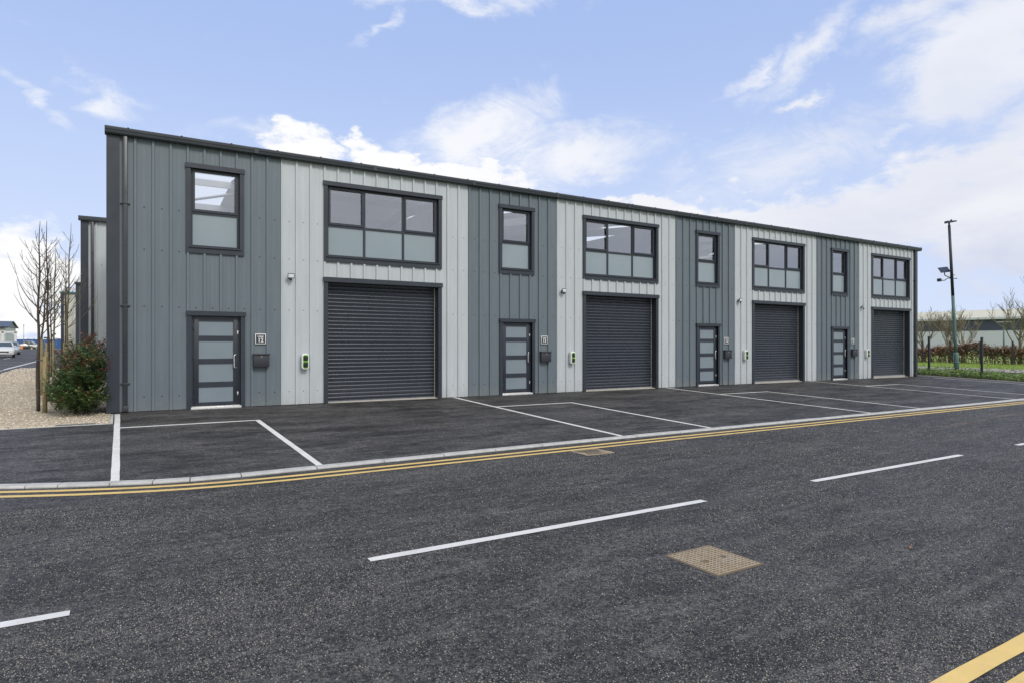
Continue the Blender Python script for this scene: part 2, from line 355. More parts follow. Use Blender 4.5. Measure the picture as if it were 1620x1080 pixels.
# ------------------------------------------------------------------ mesh helpers
class MB:
    def __init__(s): s.v = []; s.f = []; s.mi = []; s.sm = []
    def face(s, pts, mi=0, smooth=False):
        n = len(s.v); s.v += [tuple(p) for p in pts]; s.f.append(tuple(range(n, n+len(pts)))); s.mi.append(mi); s.sm.append(smooth)
    def box(s, x0, y0, z0, x1, y1, z1, mi=0, bev=0):
        if bev:
            b = bmesh.new(); bmesh.ops.create_cube(b, size=1)
            for q in b.verts: q.co = Vector(((x0+x1)/2+q.co.x*(x1-x0), (y0+y1)/2+q.co.y*(y1-y0), (z0+z1)/2+q.co.z*(z1-z0)))
            bmesh.ops.bevel(b, geom=b.edges[:], offset=bev, segments=2, affect='EDGES', profile=.5)
            s.bm(b, mi, True); return
        p = [(x0,y0,z0),(x1,y0,z0),(x1,y1,z0),(x0,y1,z0),(x0,y0,z1),(x1,y0,z1),(x1,y1,z1),(x0,y1,z1)]
        for q in ((0,3,2,1),(4,5,6,7),(0,1,5,4),(1,2,6,5),(2,3,7,6),(3,0,4,7)): s.face([p[i] for i in q], mi)
    def bm(s, b, mi=0, smooth=False):
        n = len(s.v); b.verts.index_update(); s.v += [tuple(q.co) for q in b.verts]
        for f in b.faces: s.f.append(tuple(n+q.index for q in f.verts)); s.mi.append(mi); s.sm.append(smooth)
        b.free()
    def tube(s, pts, rad, n=6, mi=0, cap=True):
        pts = [Vector(p) for p in pts]; base = len(s.v)
        if not hasattr(rad, '__len__'): rad = [rad]*len(pts)
        up = Vector((0, 0, 1)); d0 = (pts[1]-pts[0]).normalized()
        a = d0.cross(up); a = Vector((1, 0, 0)) if a.length < .1 else a.normalized()
        for i, p in enumerate(pts):
            d = (pts[min(i+1, len(pts)-1)]-pts[max(i-1, 0)]).normalized()
            a = (a-d*a.dot(d)); a = a.normalized() if a.length > 1e-6 else d.orthogonal().normalized(); b = d.cross(a)
            for k in range(n):
                t = 2*math.pi*k/n; s.v.append(tuple(p+(a*math.cos(t)+b*math.sin(t))*rad[i]))
        for i in range(len(pts)-1):
            for k in range(n):
                s.f.append((base+i*n+k, base+i*n+(k+1)%n, base+(i+1)*n+(k+1)%n, base+(i+1)*n+k)); s.mi.append(mi); s.sm.append(True)
        if cap:
            s.f.append(tuple(base+k for k in range(n))[::-1]); s.mi.append(mi); s.sm.append(False)
            s.f.append(tuple(base+(len(pts)-1)*n+k for k in range(n))); s.mi.append(mi); s.sm.append(False)
    def build(s, name, mats, parent=None, loc=None):
        me = bpy.data.meshes.new(name); me.from_pydata(s.v, [], s.f)
        if isinstance(mats, str): mats = [mats]
        for m in mats: me.materials.append(MAT[m])
        me.polygons.foreach_set('material_index', s.mi); me.polygons.foreach_set('use_smooth', s.sm); me.update()
        if getattr(s, 'weld', False):
            b = bmesh.new(); b.from_mesh(me); bmesh.ops.remove_doubles(b, verts=b.verts, dist=1e-5); b.to_mesh(me); b.free()
        o = bpy.data.objects.new(name, me); S.collection.objects.link(o)
        if loc: o.location = loc
        if parent: o.parent = parent
        return o
def empty(name, loc, label, cat, group=None, rz=0):
    o = bpy.data.objects.new(name, None); S.collection.objects.link(o); o.location = loc; o.rotation_euler.z = rz
    o.empty_display_size = .2
    return tag(o, label, cat, group)
def tag(o, label, cat, group=None):
    o['label'] = label; o['category'] = cat
    if group: o['group'] = group
    return o
def struct(o, kind='structure', label=None): 
    o['kind'] = kind
    if label: o['label'] = label
    return o
def dup(root, loc, label, rz=None):
    r = root.copy(); S.collection.objects.link(r); r.location = loc; r['label'] = label
    if rz is not None: r.rotation_euler.z = rz
    for ch in list(root.children):
        c = ch.copy(); S.collection.objects.link(c); c.parent = r
        for g in list(ch.children):
            d = g.copy(); S.collection.objects.link(d); d.parent = c
    return r

# ------------------------------------------------------------------ levels
def tl(X): return -.0025*max(-20, min(60, X))
def gz(X, Y):                                    # forecourt and land level
    return (.005*min(Y, 120) if Y >= 0 else .0312*max(Y, -7.45)) + tl(X)
def rz(X, Y):                                    # road level
    if Y < -8: return -.25+tl(X)
    if Y < 10: return -.25+.2*(Y+8)/18+tl(X)
    return -.05+.005*min(Y-10, 120)+tl(X)
KERB = [(-5.0, 60), (-5.0, 30), (-5.0, 0), (-4.85, -2.0), (-4.3, -3.7), (-3.4, -5.0), (-2.2, -6.05), (-1.04, -6.70), (-.72, -6.84), (-.39, -6.97), (.15, -7.17),
        (.6, -7.32), (1.0, -7.39), (1.6, -7.42), (2.6, -7.40), (4.6, -7.37), (6.5, -7.34), (8.7, -7.34), (11, -7.37), (15.4, -7.40), (19, -7.44), (25, -7.45), (34, -7.45), (60, -7.45)]
def offs(path, d):                               # offset to the road side (right hand of the travel direction)
    out = []
    for i, p in enumerate(path):
        a = path[max(0, i-1)]; b = path[min(len(path)-1, i+1)]
        t = Vector((b[0]-a[0], b[1]-a[1])).normalized(); n = Vector((t.y, -t.x)); out.append((p[0]+n.x*d, p[1]+n.y*d))
    return out
def dense(path, step=.9):
    out = [path[0]]
    for a, b in zip(path, path[1:]):
        L_ = math.dist(a, b); k = max(1, int(L_/step))
        for i in range(1, k+1): out.append((a[0]+(b[0]-a[0])*i/k, a[1]+(b[1]-a[1])*i/k))
    return out
rnd = random.Random(7)
# base ground reaching the horizon
g = MB(); xs = [-1500, -20, 60, 1500]; ys = [-1500, 0, 120, 1500]
gr = lambda x, y: -.32+.005*max(0, min(y, 120))+tl(x)
for i in range(3):
    for j in range(3):
        g.face([(xs[i], ys[j], gr(xs[i], ys[j])), (xs[i+1], ys[j], gr(xs[i+1], ys[j])), (xs[i+1], ys[j+1], gr(xs[i+1], ys[j+1])), (xs[i], ys[j+1], gr(xs[i], ys[j+1]))])
struct(g.build('ground', 'grass_ground'))
# main road and side road
g = MB(); KR = dense(KERB, 2.0); KO = offs(KR, .10)
def quad(mb, x0, y0, x1, y1, zf, dz=0, mi=0, nx=1, ny=1):
    for i in range(nx):
        for j in range(ny):
            a = x0+(x1-x0)*i/nx; b = x0+(x1-x0)*(i+1)/nx; c = y0+(y1-y0)*j/ny; d = y0+(y1-y0)*(j+1)/ny
            mb.face([(a, c, zf(a, c)+dz), (b, c, zf(b, c)+dz), (b, d, zf(b, d)+dz), (a, d, zf(a, d)+dz)], mi)
quad(g, -120, -15.7, -20, -8, rz); quad(g, -20, -15.7, 60, -8, rz); quad(g, 60, -15.7, 160, -8, rz)
SI = next(i for i, a in enumerate(KO) if a[0] >= -.1)
for i, (a, b) in enumerate(zip(KO, KO[1:])):
    if i < SI: g.face([(-16, b[1], rz(-16, b[1])), (b[0], b[1], rz(*b)), (a[0], a[1], rz(*a)), (-16, a[1], rz(-16, a[1]))])
    else: g.face([(a[0], -8, rz(a[0], -8)), (b[0], -8, rz(b[0], -8)), (b[0], b[1], rz(*b)), (a[0], a[1], rz(*a))])
sx, sy = KO[SI]; g.face([(-16, -8, rz(-16, -8)), (sx, -8, rz(sx, -8)), (sx, sy, rz(sx, sy)), (-16, sy, rz(-16, sy))])
quad(g, -16, 60, -5, 130, rz); quad(g, -60, 60, -16, 130, rz)
struct(g.build('road', 'road_asphalt'))
# forecourt
g = MB()
for a, b in zip(KR, KR[1:]):
    if a[0] < -4.99 and b[1] > -.1: continue
    ya = min(a[1], 0)
    ta, tb = -1.78 if a[0] < -.01 else 0.1, -1.78 if b[0] < .01 else .1
    top = lambda p: -1.78 if p[0] < .05 and p is a else .1
    if b[0] <= .16:
        if a[1] < -1.78 or b[1] < -1.78:
            g.face([(a[0], min(a[1], -1.78), gz(a[0], min(a[1], -1.78))), (b[0], b[1], gz(*b)), (b[0], -1.78, gz(b[0], -1.78)), (a[0], -1.78, gz(a[0], -1.78))])
    else:
        g.face([(a[0], a[1], gz(*a)), (b[0], b[1], gz(*b)), (b[0], 0, gz(b[0], 0)), (a[0], 0, gz(a[0], 0))])
quad(g, .10, -1.78, .15, 0, gz)
quad(g, 34.1, 0, 35.0, 12, gz)
struct(g.build('forecourt', 'forecourt_asphalt'))
# kerb: stones with joints
g = MB(); g2 = MB()
KI = dense(KERB, .915)
KF = offs(KI, .14)
for i in range(len(KI)-1):
    a, b, c, d = KI[i], KI[i+1], KF[i+1], KF[i]
    if a[0] > 59: break
    j = rnd.uniform(-.003, .003); up = .012+j
    sh = .006/max(.2, math.dist(a, b)); le = lambda p, q, t: (p[0]+(q[0]-p[0])*t, p[1]+(q[1]-p[1])*t)
    a, b, c, d = le(a, b, sh), le(b, a, sh), le(c, d, sh), le(d, c, sh)
    ez = lambda p: max(gz(*p), rz(*p)+.02)+up
    A, B = (*a, ez(a)), (*b, ez(b)); C, D = (*le(c, b, .15), ez(c)), (*le(d, a, .15), ez(d)); C2, D2 = (*c, ez(c)-.02), (*d, ez(d)-.02)
    g.face([A, D, C, B]); g.face([D, D2, C2, C]); g.face([D2, (*d, rz(*d)-.05), (*c, rz(*c)-.05), C2])
    g.face([A, B, (B[0], B[1], B[2]-.1), (A[0], A[1], A[2]-.1)])
    g.face([A, (A[0], A[1], A[2]-.1), (*d, rz(*d)-.05), D2, D]); g.face([B, C, C2, (*c, rz(*c)-.05), (B[0], B[1], B[2]-.1)])
struct(g.build('kerb', 'kerb_concrete'))
# camera-side kerb and pavement
g = MB(); quad(g, -120, -15.85, 160, -15.72, lambda x, y: -.14+tl(x), nx=56); 
for i in range(56):
    x0 = -120+5*i; x1 = x0+5; g.face([(x0, -15.72, -.3+tl(x0)), (x1, -15.72, -.3+tl(x1)), (x1, -15.72, -.14+tl(x1)), (x0, -15.72, -.14+tl(x0))][::-1])
struct(g.build('kerb', 'kerb_concrete'))
g = MB(); quad(g, -120, -18.2, 160, -15.85, lambda x, y: -.145+tl(x), nx=14); struct(g.build('pavement', 'pavement_asphalt'))
# gravel bed with real stones
GX0, GX1, GY0, GY1 = -4.7, 0.04, -1.73, 29
g = MB(); quad(g, GX0, GY0, GX1, 0, gz, -.01); quad(g, GX0, 0, GX1, GY1, gz, -.01); struct(g.build('gravel_bed', 'gravel_bed'))
g = MB()
for i in range(15000):
    y = GY0 + (GY1-GY0)*(rnd.random()**2.1); x = rnd.uniform(GX0, GX1)
    if y > 0 and x > -1.2 and rnd.random() < .5: continue
    r = rnd.uniform(.008, .021)*(1+y*.03); z = gz(x, y)-.008+r*.3
    a = rnd.uniform(0, 6.28); rr = [rnd.uniform(.7, 1.3)*r for _ in range(6)]; ti = rnd.uniform(-.4, .4)
    P = [(x+math.cos(a+k*math.pi/2)*rr[k], y+math.sin(a+k*math.pi/2)*rr[k]*.8, z+math.cos(k*math.pi/2)*rr[k]*ti) for k in range(4)]
    t = (x, y, z+rr[4]*.6)
    n = len(g.v); g.v += P+[t]
    for k in range(4): g.f.append((n+k, n+(k+1)%4, n+4)); g.mi.append(0); g.sm.append(False)
struct(g.build('gravel', 'gravel_stone'), 'stuff', 'loose buff gravel stones spread over the planting bed')
g = MB()                                         # concrete edging of the bed
for i in range(6): g.box(-4.7+i*.79, -1.78, -.25, -4.7+i*.79+.782, -1.735, gz(-2.5, -1.78)+.006, bev=.004)
g.box(.045, -1.73, -.2, .095, -.3, .006, bev=.004)
g.box(-4.76, -1.7, -.25, -4.705, 29, .02)
struct(g.build('edging', 'kerb_concrete'))
# side footway between bed and kerb
g = MB(); quad(g, -5, -1.9, -4.76, 0, gz, -.004); quad(g, -5, 0, -4.76, 60, gz, -.004); quad(g, -4.76, 29, -1.0, 60, gz, -.004); struct(g.build('footway', 'pavement_asphalt'))

# right-hand strips beyond the forecourt
g = MB()
VX = [(-40, 34.9), (-7.4, 34.9), (-1.1, 34.95), (0.2, 34.4), (.7, 34.3), (12, 34.6), (60, 34.6)]
VX = [(-7.4, 35.0), (0, 35.0), (120, 35.0)]
for (y0, x0), (y1, x1) in zip(VX, VX[1:]):
    g.face([(x0, y0, gz(x0, y0)+.02), (44, y0, gz(44, y0)+.02), (44, y1, gz(44, y1)+.02), (x1, y1, gz(x1, y1)+.02)])
struct(g.build('planting_strip', 'soil'))
g = MB(); quad(g, 44, -7.4, 49, 0, gz, .02); quad(g, 44, 0, 49, 120, gz, .02); struct(g.build('path', 'pink_path'))
g = MB(); quad(g, 49, -7.4, 62, 0, gz, .03); quad(g, 49, 0, 62, 120, gz, .03); struct(g.build('grass_verge', 'grass_ground'))
g = MB()
for x in (34.9,): g.box(x, -7.4, -.4, x+.1, 40, gz(35, 0)-.0+.02)
def edge_kerb():
    m = MB()
    for (ya, yb) in ((-7.4, 0), (0, 40)):
        za, zb = gz(35, ya)+.03, gz(35, yb)+.03
        m.face([(34.9, ya, za), (35.02, ya, za), (35.02, yb, zb), (34.9, yb, zb)]); m.face([(34.9, ya, za-.2), (34.9, ya, za), (34.9, yb, zb), (34.9, yb, zb-.2)])
    struct(m.build('kerb', 'kerb_concrete'))
edge_kerb()

# ------------------------------------------------------------------ painted markings
def line_mb(mb, p, q, w, zf, dz=.004, step=.25, jit=.003):
    L_ = math.dist(p, q); n = max(2, int(L_/step)); t = Vector((q[0]-p[0], q[1]-p[1])).normalized(); nn = Vector((-t.y, t.x))
    pr = None
    for i in range(n+1):
        x = p[0]+(q[0]-p[0])*i/n; y = p[1]+(q[1]-p[1])*i/n
        a = (x+nn.x*(w/2+rnd.uniform(-jit, jit)), y+nn.y*(w/2+rnd.uniform(-jit, jit))); b = (x-nn.x*(w/2+rnd.uniform(-jit, jit)), y-nn.y*(w/2+rnd.uniform(-jit, jit)))
        cur = ((a[0], a[1], zf(*a)+dz), (b[0], b[1], zf(*b)+dz))
        if pr: mb.face([pr[1], cur[1], cur[0], pr[0]])
        pr = cur
def path_mb(mb, path, w, zf, dz=.004, jit=.003):
    A = offs(path, -w/2); B = offs(path, w/2)
    A = [(a[0]+rnd.uniform(-jit, jit), a[1]+rnd.uniform(-jit, jit)) for a in A]; B = [(a[0]+rnd.uniform(-jit, jit), a[1]+rnd.uniform(-jit, jit)) for a in B]
    for i in range(len(path)-1):
        mb.face([(*A[i], zf(*A[i])+dz), (*B[i], zf(*B[i])+dz), (*B[i+1], zf(*B[i+1])+dz), (*A[i+1], zf(*A[i+1])+dz)])
bx = .165
BL = [(.165, -.28, -7.14, 2.69), (8.47, -.02, -7.33, 10.92), (16.93, -.02, -7.38, 19.38), (25.40, -.02, -7.43, 27.85)]
for (x, ya, yb, x2) in BL:
    g = MB()
    line_mb(g, (x, ya), (x, yb), .10, gz); line_mb(g, (x+.052, -2.40), (x2-.052, -2.40), .10, gz); line_mb(g, (x2, -2.35), (x2, -7.34-(x>10)*.05), .10, gz)
    struct(g.build('parking_bay_marking', 'white_line'))
g = MB(); line_mb(g, (33.9, -.9), (33.9, -7.42), .10, gz); struct(g.build('parking_bay_marking', 'white_line'))
g = MB()
for i in range(-3, 16):
    x0 = 1.97+5.97*i; 
    L_ = 3.94; n = 20; pr = None
    # rounded ends
    for k in range(n+1):
        x = x0+L_*k/n; w = .052
        if k == 0 or k == n: w = .046
        if k == 0: x0_ = x
        y = -11.60-.0045*x
        cur = ((x, y+w+rnd.uniform(-.002, .002), rz(x, y)+.004), (x, y-w-rnd.uniform(-.002, .002), rz(x, y)+.004))
        if pr: g.face([pr[1], cur[1], cur[0], pr[0]])
        pr = cur
struct(g.build('centre_line_marking', 'white_line'))
Y1 = [(-5.42, 25), (-5.42, -.2), (-5.25, -2.2), (-4.68, -3.95), (-3.68, -5.35), (-2.38, -6.42), (-1.0, -7.06), (-.36, -7.36), (.29, -7.60), (.96, -7.78), (1.68, -7.84), (3.05, -7.82), (4.4, -7.81), (8.8, -7.80), (13.8, -7.82), (23.4, -7.86), (60, -7.9)]
Y1d = dense(Y1, .3)
def smooth(p, n=6):
    for _ in range(n): p = [p[0]]+[((a[0]+b[0]*2+c[0])/4, (a[1]+b[1]*2+c[1])/4) for a, b, c in zip(p, p[1:], p[2:])]+[p[-1]]
    return p
Y1d = smooth(Y1d, 8)
for off in (0, .235):
    g = MB(); path_mb(g, offs(Y1d, off) if off else Y1d, .102, rz); struct(g.build('yellow_line_marking', 'yellow_line'))
for yy in (-15.045, -15.25):
    g = MB(); line_mb(g, (-40, yy), (80, yy), .105, rz, step=.3); struct(g.build('yellow_line_marking', 'yellow_line'))
# side road markings
g = MB()
for k in range(8): line_mb(g, (-8.6, 6+k*7), (-8.6, 10+k*7), .12, rz, step=1)
for y in (33, 38.5, 44): line_mb(g, (-5.2, y), (-9.8, y), .14, rz, step=1)
line_mb(g, (-5.5, 30), (-5.5, 58), .12, rz, step=2); line_mb(g, (-16, 62), (-5, 62), .2, rz, step=1)
struct(g.build('side_road_marking', 'white_line'))

# ------------------------------------------------------------------ the terrace of units
U0 = [.48, 8.935, 17.40, 25.865]; XE = 34.10; DEP = 11.0; ZT = 6.16
bld = empty('industrial_building', (0, 0, 0), 'long terrace of four grey metal clad units with roller shutters', 'building')
RP = .3527
ribs_all = [.505+RP*k for k in range(96) if .505+RP*k < XE-.2]
def holes_for(u):
    return [(u+1.04+.09, u+2.31-.09, 3.78, 5.65), (u+1.06+.09, u+2.33-.09, -1, 2.19), (u+4.23+.10, u+7.59-.10, 3.78, 5.65), (u+4.23+.10, u+7.59-.10, -1, 3.14)]
HOLES = sum([holes_for(u) for u in U0], [])
def zsplit(xa, xb, z0, z1, holes):
    iv = [(z0, z1)]
    for h in holes:
        if h[0] < (xa+xb)/2 < h[1]:
            nv = []
            for a, b in iv:
                if h[3] <= a or h[2] >= b: nv.append((a, b)); continue
                if h[2] > a: nv.append((a, h[2]))
                if h[3] < b: nv.append((h[3], b))
            iv = nv
    return iv
def profile(x0, x1, ribs):
    P = [(x0, 0)]
    for r in ribs:
        if r < x0+.03 or r > x1-.03: continue
        for dx, dy in ((-.034, 0), (-.024, -.044), (.024, -.044), (.034, 0), (.107, 0), (.112, -.003), (.130, -.003), (.135, 0), (.215, 0), (.220, -.003), (.238, -.003), (.243, 0)):
            if x0 < r+dx < x1: P.append((r+dx, dy))
    P.append((x1, 0)); return P
def clad(mb, x0, x1, zb, zt, holes, ribs, place, mi=0, inner=True, screws=()):
    P = profile(x0, x1, ribs)
    cuts = sorted({h[i] for h in holes for i in (0, 1) if x0 < h[i] < x1})
    Q = []
    for (xa, ya), (xb, yb) in zip(P, P[1:]):
        pts = [(xa, ya)]+[(c, ya+(yb-ya)*(c-xa)/(xb-xa)) for c in cuts if xa < c < xb]+[(xb, yb)]
        Q += list(zip(pts, pts[1:]))
    f = lambda z, x: z(x) if callable(z) else z
    for (xa, ya), (xb, yb) in Q:
        for a, b in zsplit(xa, xb, f(zb, xa), f(zt, xa), holes):
            a2 = f(zb, xb) if a == f(zb, xa) else a; b2 = f(zt, xb) if b == f(zt, xa) else b
            mb.face([place(xa, ya, a), place(xb, yb, a2), place(xb, yb, b2), place(xa, ya, b)], mi)
    if inner:
        xs_ = sorted({x0, x1, *cuts})
        for xa, xb in zip(xs_, xs_[1:]):
            for a, b in zsplit(xa, xb, f(zb, xa), f(zt, xa), holes):
                b2 = f(zt, xb) if b == f(zt, xa) else b
                mb.face([place(xa, .12, a), place(xa, .12, b), place(xb, .12, b2), place(xb, .12, a)], 1)
    for zs in screws:
        rr = sorted(r for r in ribs if x0-.3 < r < x1)
        for r in rr:
            xc = r+.176
            if not (x0+.03 < xc < x1-.03): continue
            if any(h[0]-.14 < xc < h[1]+.14 and h[2]-.16 < zs < h[3]+.16 for h in holes): continue
            n = 6; c = [place(xc+.013*math.cos(6.283*k/n), -.008, zs+.013*math.sin(6.283*k/n)) for k in range(n)]
            mb.face(c, 2)
            for k in range(n):
                p, q = c[k], c[(k+1) % n]; p2 = place(xc+.018*math.cos(6.283*k/n), -.001, zs+.018*math.sin(6.283*k/n)); q2 = place(xc+.018*math.cos(6.283*(k+1)/n), -.001, zs+.018*math.sin(6.283*(k+1)/n))
                mb.face([p, p2, q2, q], 2)
front = lambda x, y, z: (x, y, z)
SCR = (.33, 2.37, 3.66, 4.61)
for i, u in enumerate(U0):
    xa = .17 if i == 0 else u; xm = u+3.175; xb = U0[i+1] if i < 3 else XE-.12
    for a, b, m in ((xa, xm, 'dark_cladding'), (xm, xb, 'light_cladding')):
        mb = MB(); clad(mb, a, b, lambda x: gz(x, 0)+.012, ZT, HOLES, ribs_all, front, screws=SCR)
        # folded edge between the colours
        if m == 'light_cladding': mb.face([(a, -.006, gz(a, 0)+.012), (a, -.030, gz(a, 0)+.012), (a, -.030, ZT), (a, -.006, ZT)]); mb.face([(a, -.030, gz(a, 0)+.012), (a+.022, -.030, gz(a, 0)+.012), (a+.022, -.030, ZT), (a, -.030, ZT)])
        mb.build('wall_panel', [m, 'white_liner', 'screw_head' if m[0] == 'd' else 'screw_light'], bld)
# gable and rear walls
def ztop(y): return ZT+.1*min(y, DEP-y)-.02
for x, sgn in ((0.0, -1), (XE, 1)):
    mb = MB(); rb = [.25+RP*k for k in range(31)]
    pl = (lambda a, n, z, x=x, s=sgn: (x+s*(-n)+(0 if n <= .001 else 0), a, z))
    clad(mb, .16, DEP, -.1, lambda a: ztop(a), [], rb, pl, inner=True)
    mb.build('gable_wall', ['dark_cladding' if sgn < 0 else 'light_cladding', 'white_liner', 'screw_head'], bld)
mb = MB(); clad(mb, 0, XE, -.1, ZT-.02, [], ribs_all, lambda a, n, z: (a, DEP-n, z)); mb.build('rear_wall', ['light_cladding', 'white_liner', 'screw_head'], bld)
# roof with rooflights
RL = []
for u in U0: RL += [(u+1.05, u+2.78, 2.6, 10.4), (u+3.75, u+4.35, 3.4, 7.2)]
mb = MB(); rl = MB()
xs_ = sorted({-.05, XE+.05, *[r[0] for r in RL], *[r[1] for r in RL]}); ys_ = sorted({-.02, DEP+.02, DEP/2, *[r[2] for r in RL], *[r[3] for r in RL]})
rzf = lambda y: ZT+.03+.1*min(y, DEP-y)
for a, b in zip(xs_, xs_[1:]):
    for c, d in zip(ys_, ys_[1:]):
        hole = any(r[0] <= a+.01 and b <= r[1]+.01 and r[2] <= c+.01 and d <= r[3]+.01 for r in RL)
        if hole: pass
        else:
            mb.face([(a, c, rzf(c)), (b, c, rzf(c)), (b, d, rzf(d)), (a, d, rzf(d))]); mb.face([(a, c, rzf(c)-.05), (a, d, rzf(d)-.05), (b, d, rzf(d)-.05), (b, c, rzf(c)-.05)], 1)
x = .1
while x < XE:                                      # standing roof ribs
    if any(r[0]-.08 < x < r[1] for r in RL): x += .5; continue
    for (c, d) in ((0, DEP/2), (DEP/2, DEP)):
        mb.face([(x, c, rzf(c)+.002), (x+.03, c, rzf(c)+.04), (x+.03, d, rzf(d)+.04), (x, d, rzf(d)+.002)]); mb.face([(x+.03, c, rzf(c)+.04), (x+.06, c, rzf(c)+.002), (x+.06, d, rzf(d)+.002), (x+.03, d, rzf(d)+.04)])
    x += .5
roof = mb.build('roof', ['gutter_paint', 'white_liner'], bld)
for r in RL:
    rl = MB()
    for c, d in ((r[2], DEP/2), (DEP/2, r[3])): rl.face([(r[0], c, rzf(c)), (r[1], c, rzf(c)), (r[1], d, rzf(d)), (r[0], d, rzf(d))])
    rl.weld = True; rl.build('rooflight', 'rooflight_sheet', roof)
mb = MB()                                          # purlins, rafters, bracing
for y in (1.9, 5.5, 8.1): mb.box(.15, y-.035, rzf(y)-.26, XE-.15, y+.035, rzf(y)-.06)
for u in U0:
    for xr in (u+.12, u+4.2):
        for (c, d) in ((.15, DEP/2), (DEP/2, DEP-.15)):
            mb.face([(xr, c, rzf(c)-.27), (xr+.15, c, rzf(c)-.27), (xr+.15, d, rzf(d)-.27), (xr, d, rzf(d)-.27)]); mb.face([(xr, c, rzf(c)-.27), (xr, d, rzf(d)-.27), (xr, d, rzf(d)-.55), (xr, c, rzf(c)-.55)]); mb.face([(xr+.15, c, rzf(c)-.27), (xr+.15, c, rzf(c)-.55), (xr+.15, d, rzf(d)-.55), (xr+.15, d, rzf(d)-.27)])
    mb.tube([(u+.9, 8.0, rzf(8.0)-.24), (u+3.4, 5.6, rzf(5.6)-.24)], .045, 6); mb.tube([(u+4.2, 1.8, rzf(1.8)-.24), (u+8.2, 5.2, rzf(5.2)-.24)], .035, 6)
mb.build('roof_frame', 'galvanised_steel', bld)
mb = MB()
for u in U0[1:]: mb.box(u-.12, .12, -.1, u+.02, DEP-.12, 5.9)
for u in U0: mb.box(u+3.0, .14, 0, u+3.1, 5.5, 4.4); mb.box(u+.15, 5.5, 0, u+3.1, 5.6, 4.4)
mb.build('party_wall', 'white_liner', bld)
mb = MB(); mb.box(.12, .13, -.2, XE-.12, DEP-.12, .015); mb.build('floor_slab', 'concrete_floor', bld)
# corner flashings
for x0, x1 in ((-.045, .205), (XE-.16, XE+.045)):
    mb = MB(); mb.box(x0, -.046, gz(x0, 0)+.004, x1, .0, ZT+.01)
    if x0 < 0: mb.box(x0, .0, gz(x0, 0)-.1, x0+.045, .20, ZT+.01)
    else: mb.box(x1-.045, .0, gz(x0, 0)-.1, x1, .2, ZT+.01)
    for zz in (.5, 1.4, 2.3, 3.2, 4.1, 5.0, 5.8): mb.box((x1-.03) if x0 < 0 else x0+.015, -.052, zz, (x1-.018) if x0 < 0 else x0+.027, -.046, zz+.012, 1)
    mb.build('corner_flashing', ['anthracite_trim', 'screw_head'], bld)
# gutter: profiled box gutter along the eaves
gp = [(-.05, 6.14), (-.125, 6.14), (-.150, 6.165), (-.158, 6.215), (-.166, 6.235), (-.168, 6.275), (-.155, 6.300), (-.138, 6.300), (-.132, 6.27), (-.125, 6.18), (-.03, 6.18), (-.03, 6.31), (.06, 6.34), (.06, 6.14)]
mb = MB(); g0, g1 = -.075, XE+.24
n = 24
for k in range(n):
    a = g0+(g1-g0)*k/n; b = g0+(g1-g0)*(k+1)/n
    for (p, q) in zip(gp, gp[1:]): mb.face([(a, p[0], p[1]), (b, p[0], p[1]), (b, q[0], q[1]), (a, q[0], q[1])])
for e in (g0, g1): mb.face([(e, p[0], p[1]) for p in gp[:10]]+[(e, -.03, 6.18)]); mb.face([(e, -.05, 6.14), (e, -.03, 6.18), (e, -.03, 6.31), (e, .06, 6.34), (e, .06, 6.14)])
gut = mb.build('gutter', 'gutter_paint', bld)
k = 0
while k*1.06 < XE: mb = MB(); mb.box(k*1.06+.35, -.170, 6.3005, k*1.06+.385, -.02, 6.312); mb.build('gutter_bracket', 'gutter_paint', gut); k += 1
for k in range(1, 12): mb = MB(); mb.box(k*3.0, -.174, 6.16, k*3.0+.10, -.1685, 6.298); mb.build('gutter_joint', 'gutter_paint', gut)
for xc in (.312, XE-.215):
    mb = MB(); g_ = gz(xc, 0)
    r = .046; mb.box(xc-r, -.062-r, g_+.14, xc+r, -.062+r, 6.14, bev=.012); 
    d = mb.build('downpipe', 'gutter_paint', bld)
    for zz in (.62, 2.35, 4.63):
        mb = MB(); mb.box(xc-r-.008, -.062-r-.008, zz, xc+r+.008, -.01, zz+.035, bev=.003); mb.box(xc-.095, -.03, zz+.004, xc+.095, -.004, zz+.030); mb.build('pipe_bracket', 'box_black', d)
    mb = MB(); mb.box(xc-r-.012, -.062-r-.012, g_+.02, xc+r+.012, -.0, g_+.15, bev=.006)
    mb.build('pipe_shoe', 'box_black', d)
def frame_box(mb, x0, x1, z0, z1, w, y0, y1, mi=0, wb=None, wt=None):
    wb = w if wb is None else wb; wt = w if wt is None else wt
    mb.box(x0, y0, z0, x0+w, y1, z1, mi); mb.box(x1-w, y0, z0, x1, y1, z1, mi)
    if wt: mb.box(x0+w, y0, z1-wt, x1-w, y1, z1, mi)
    if wb: mb.box(x0+w, y0, z0, x1-w, y1, z0+wb, mi)
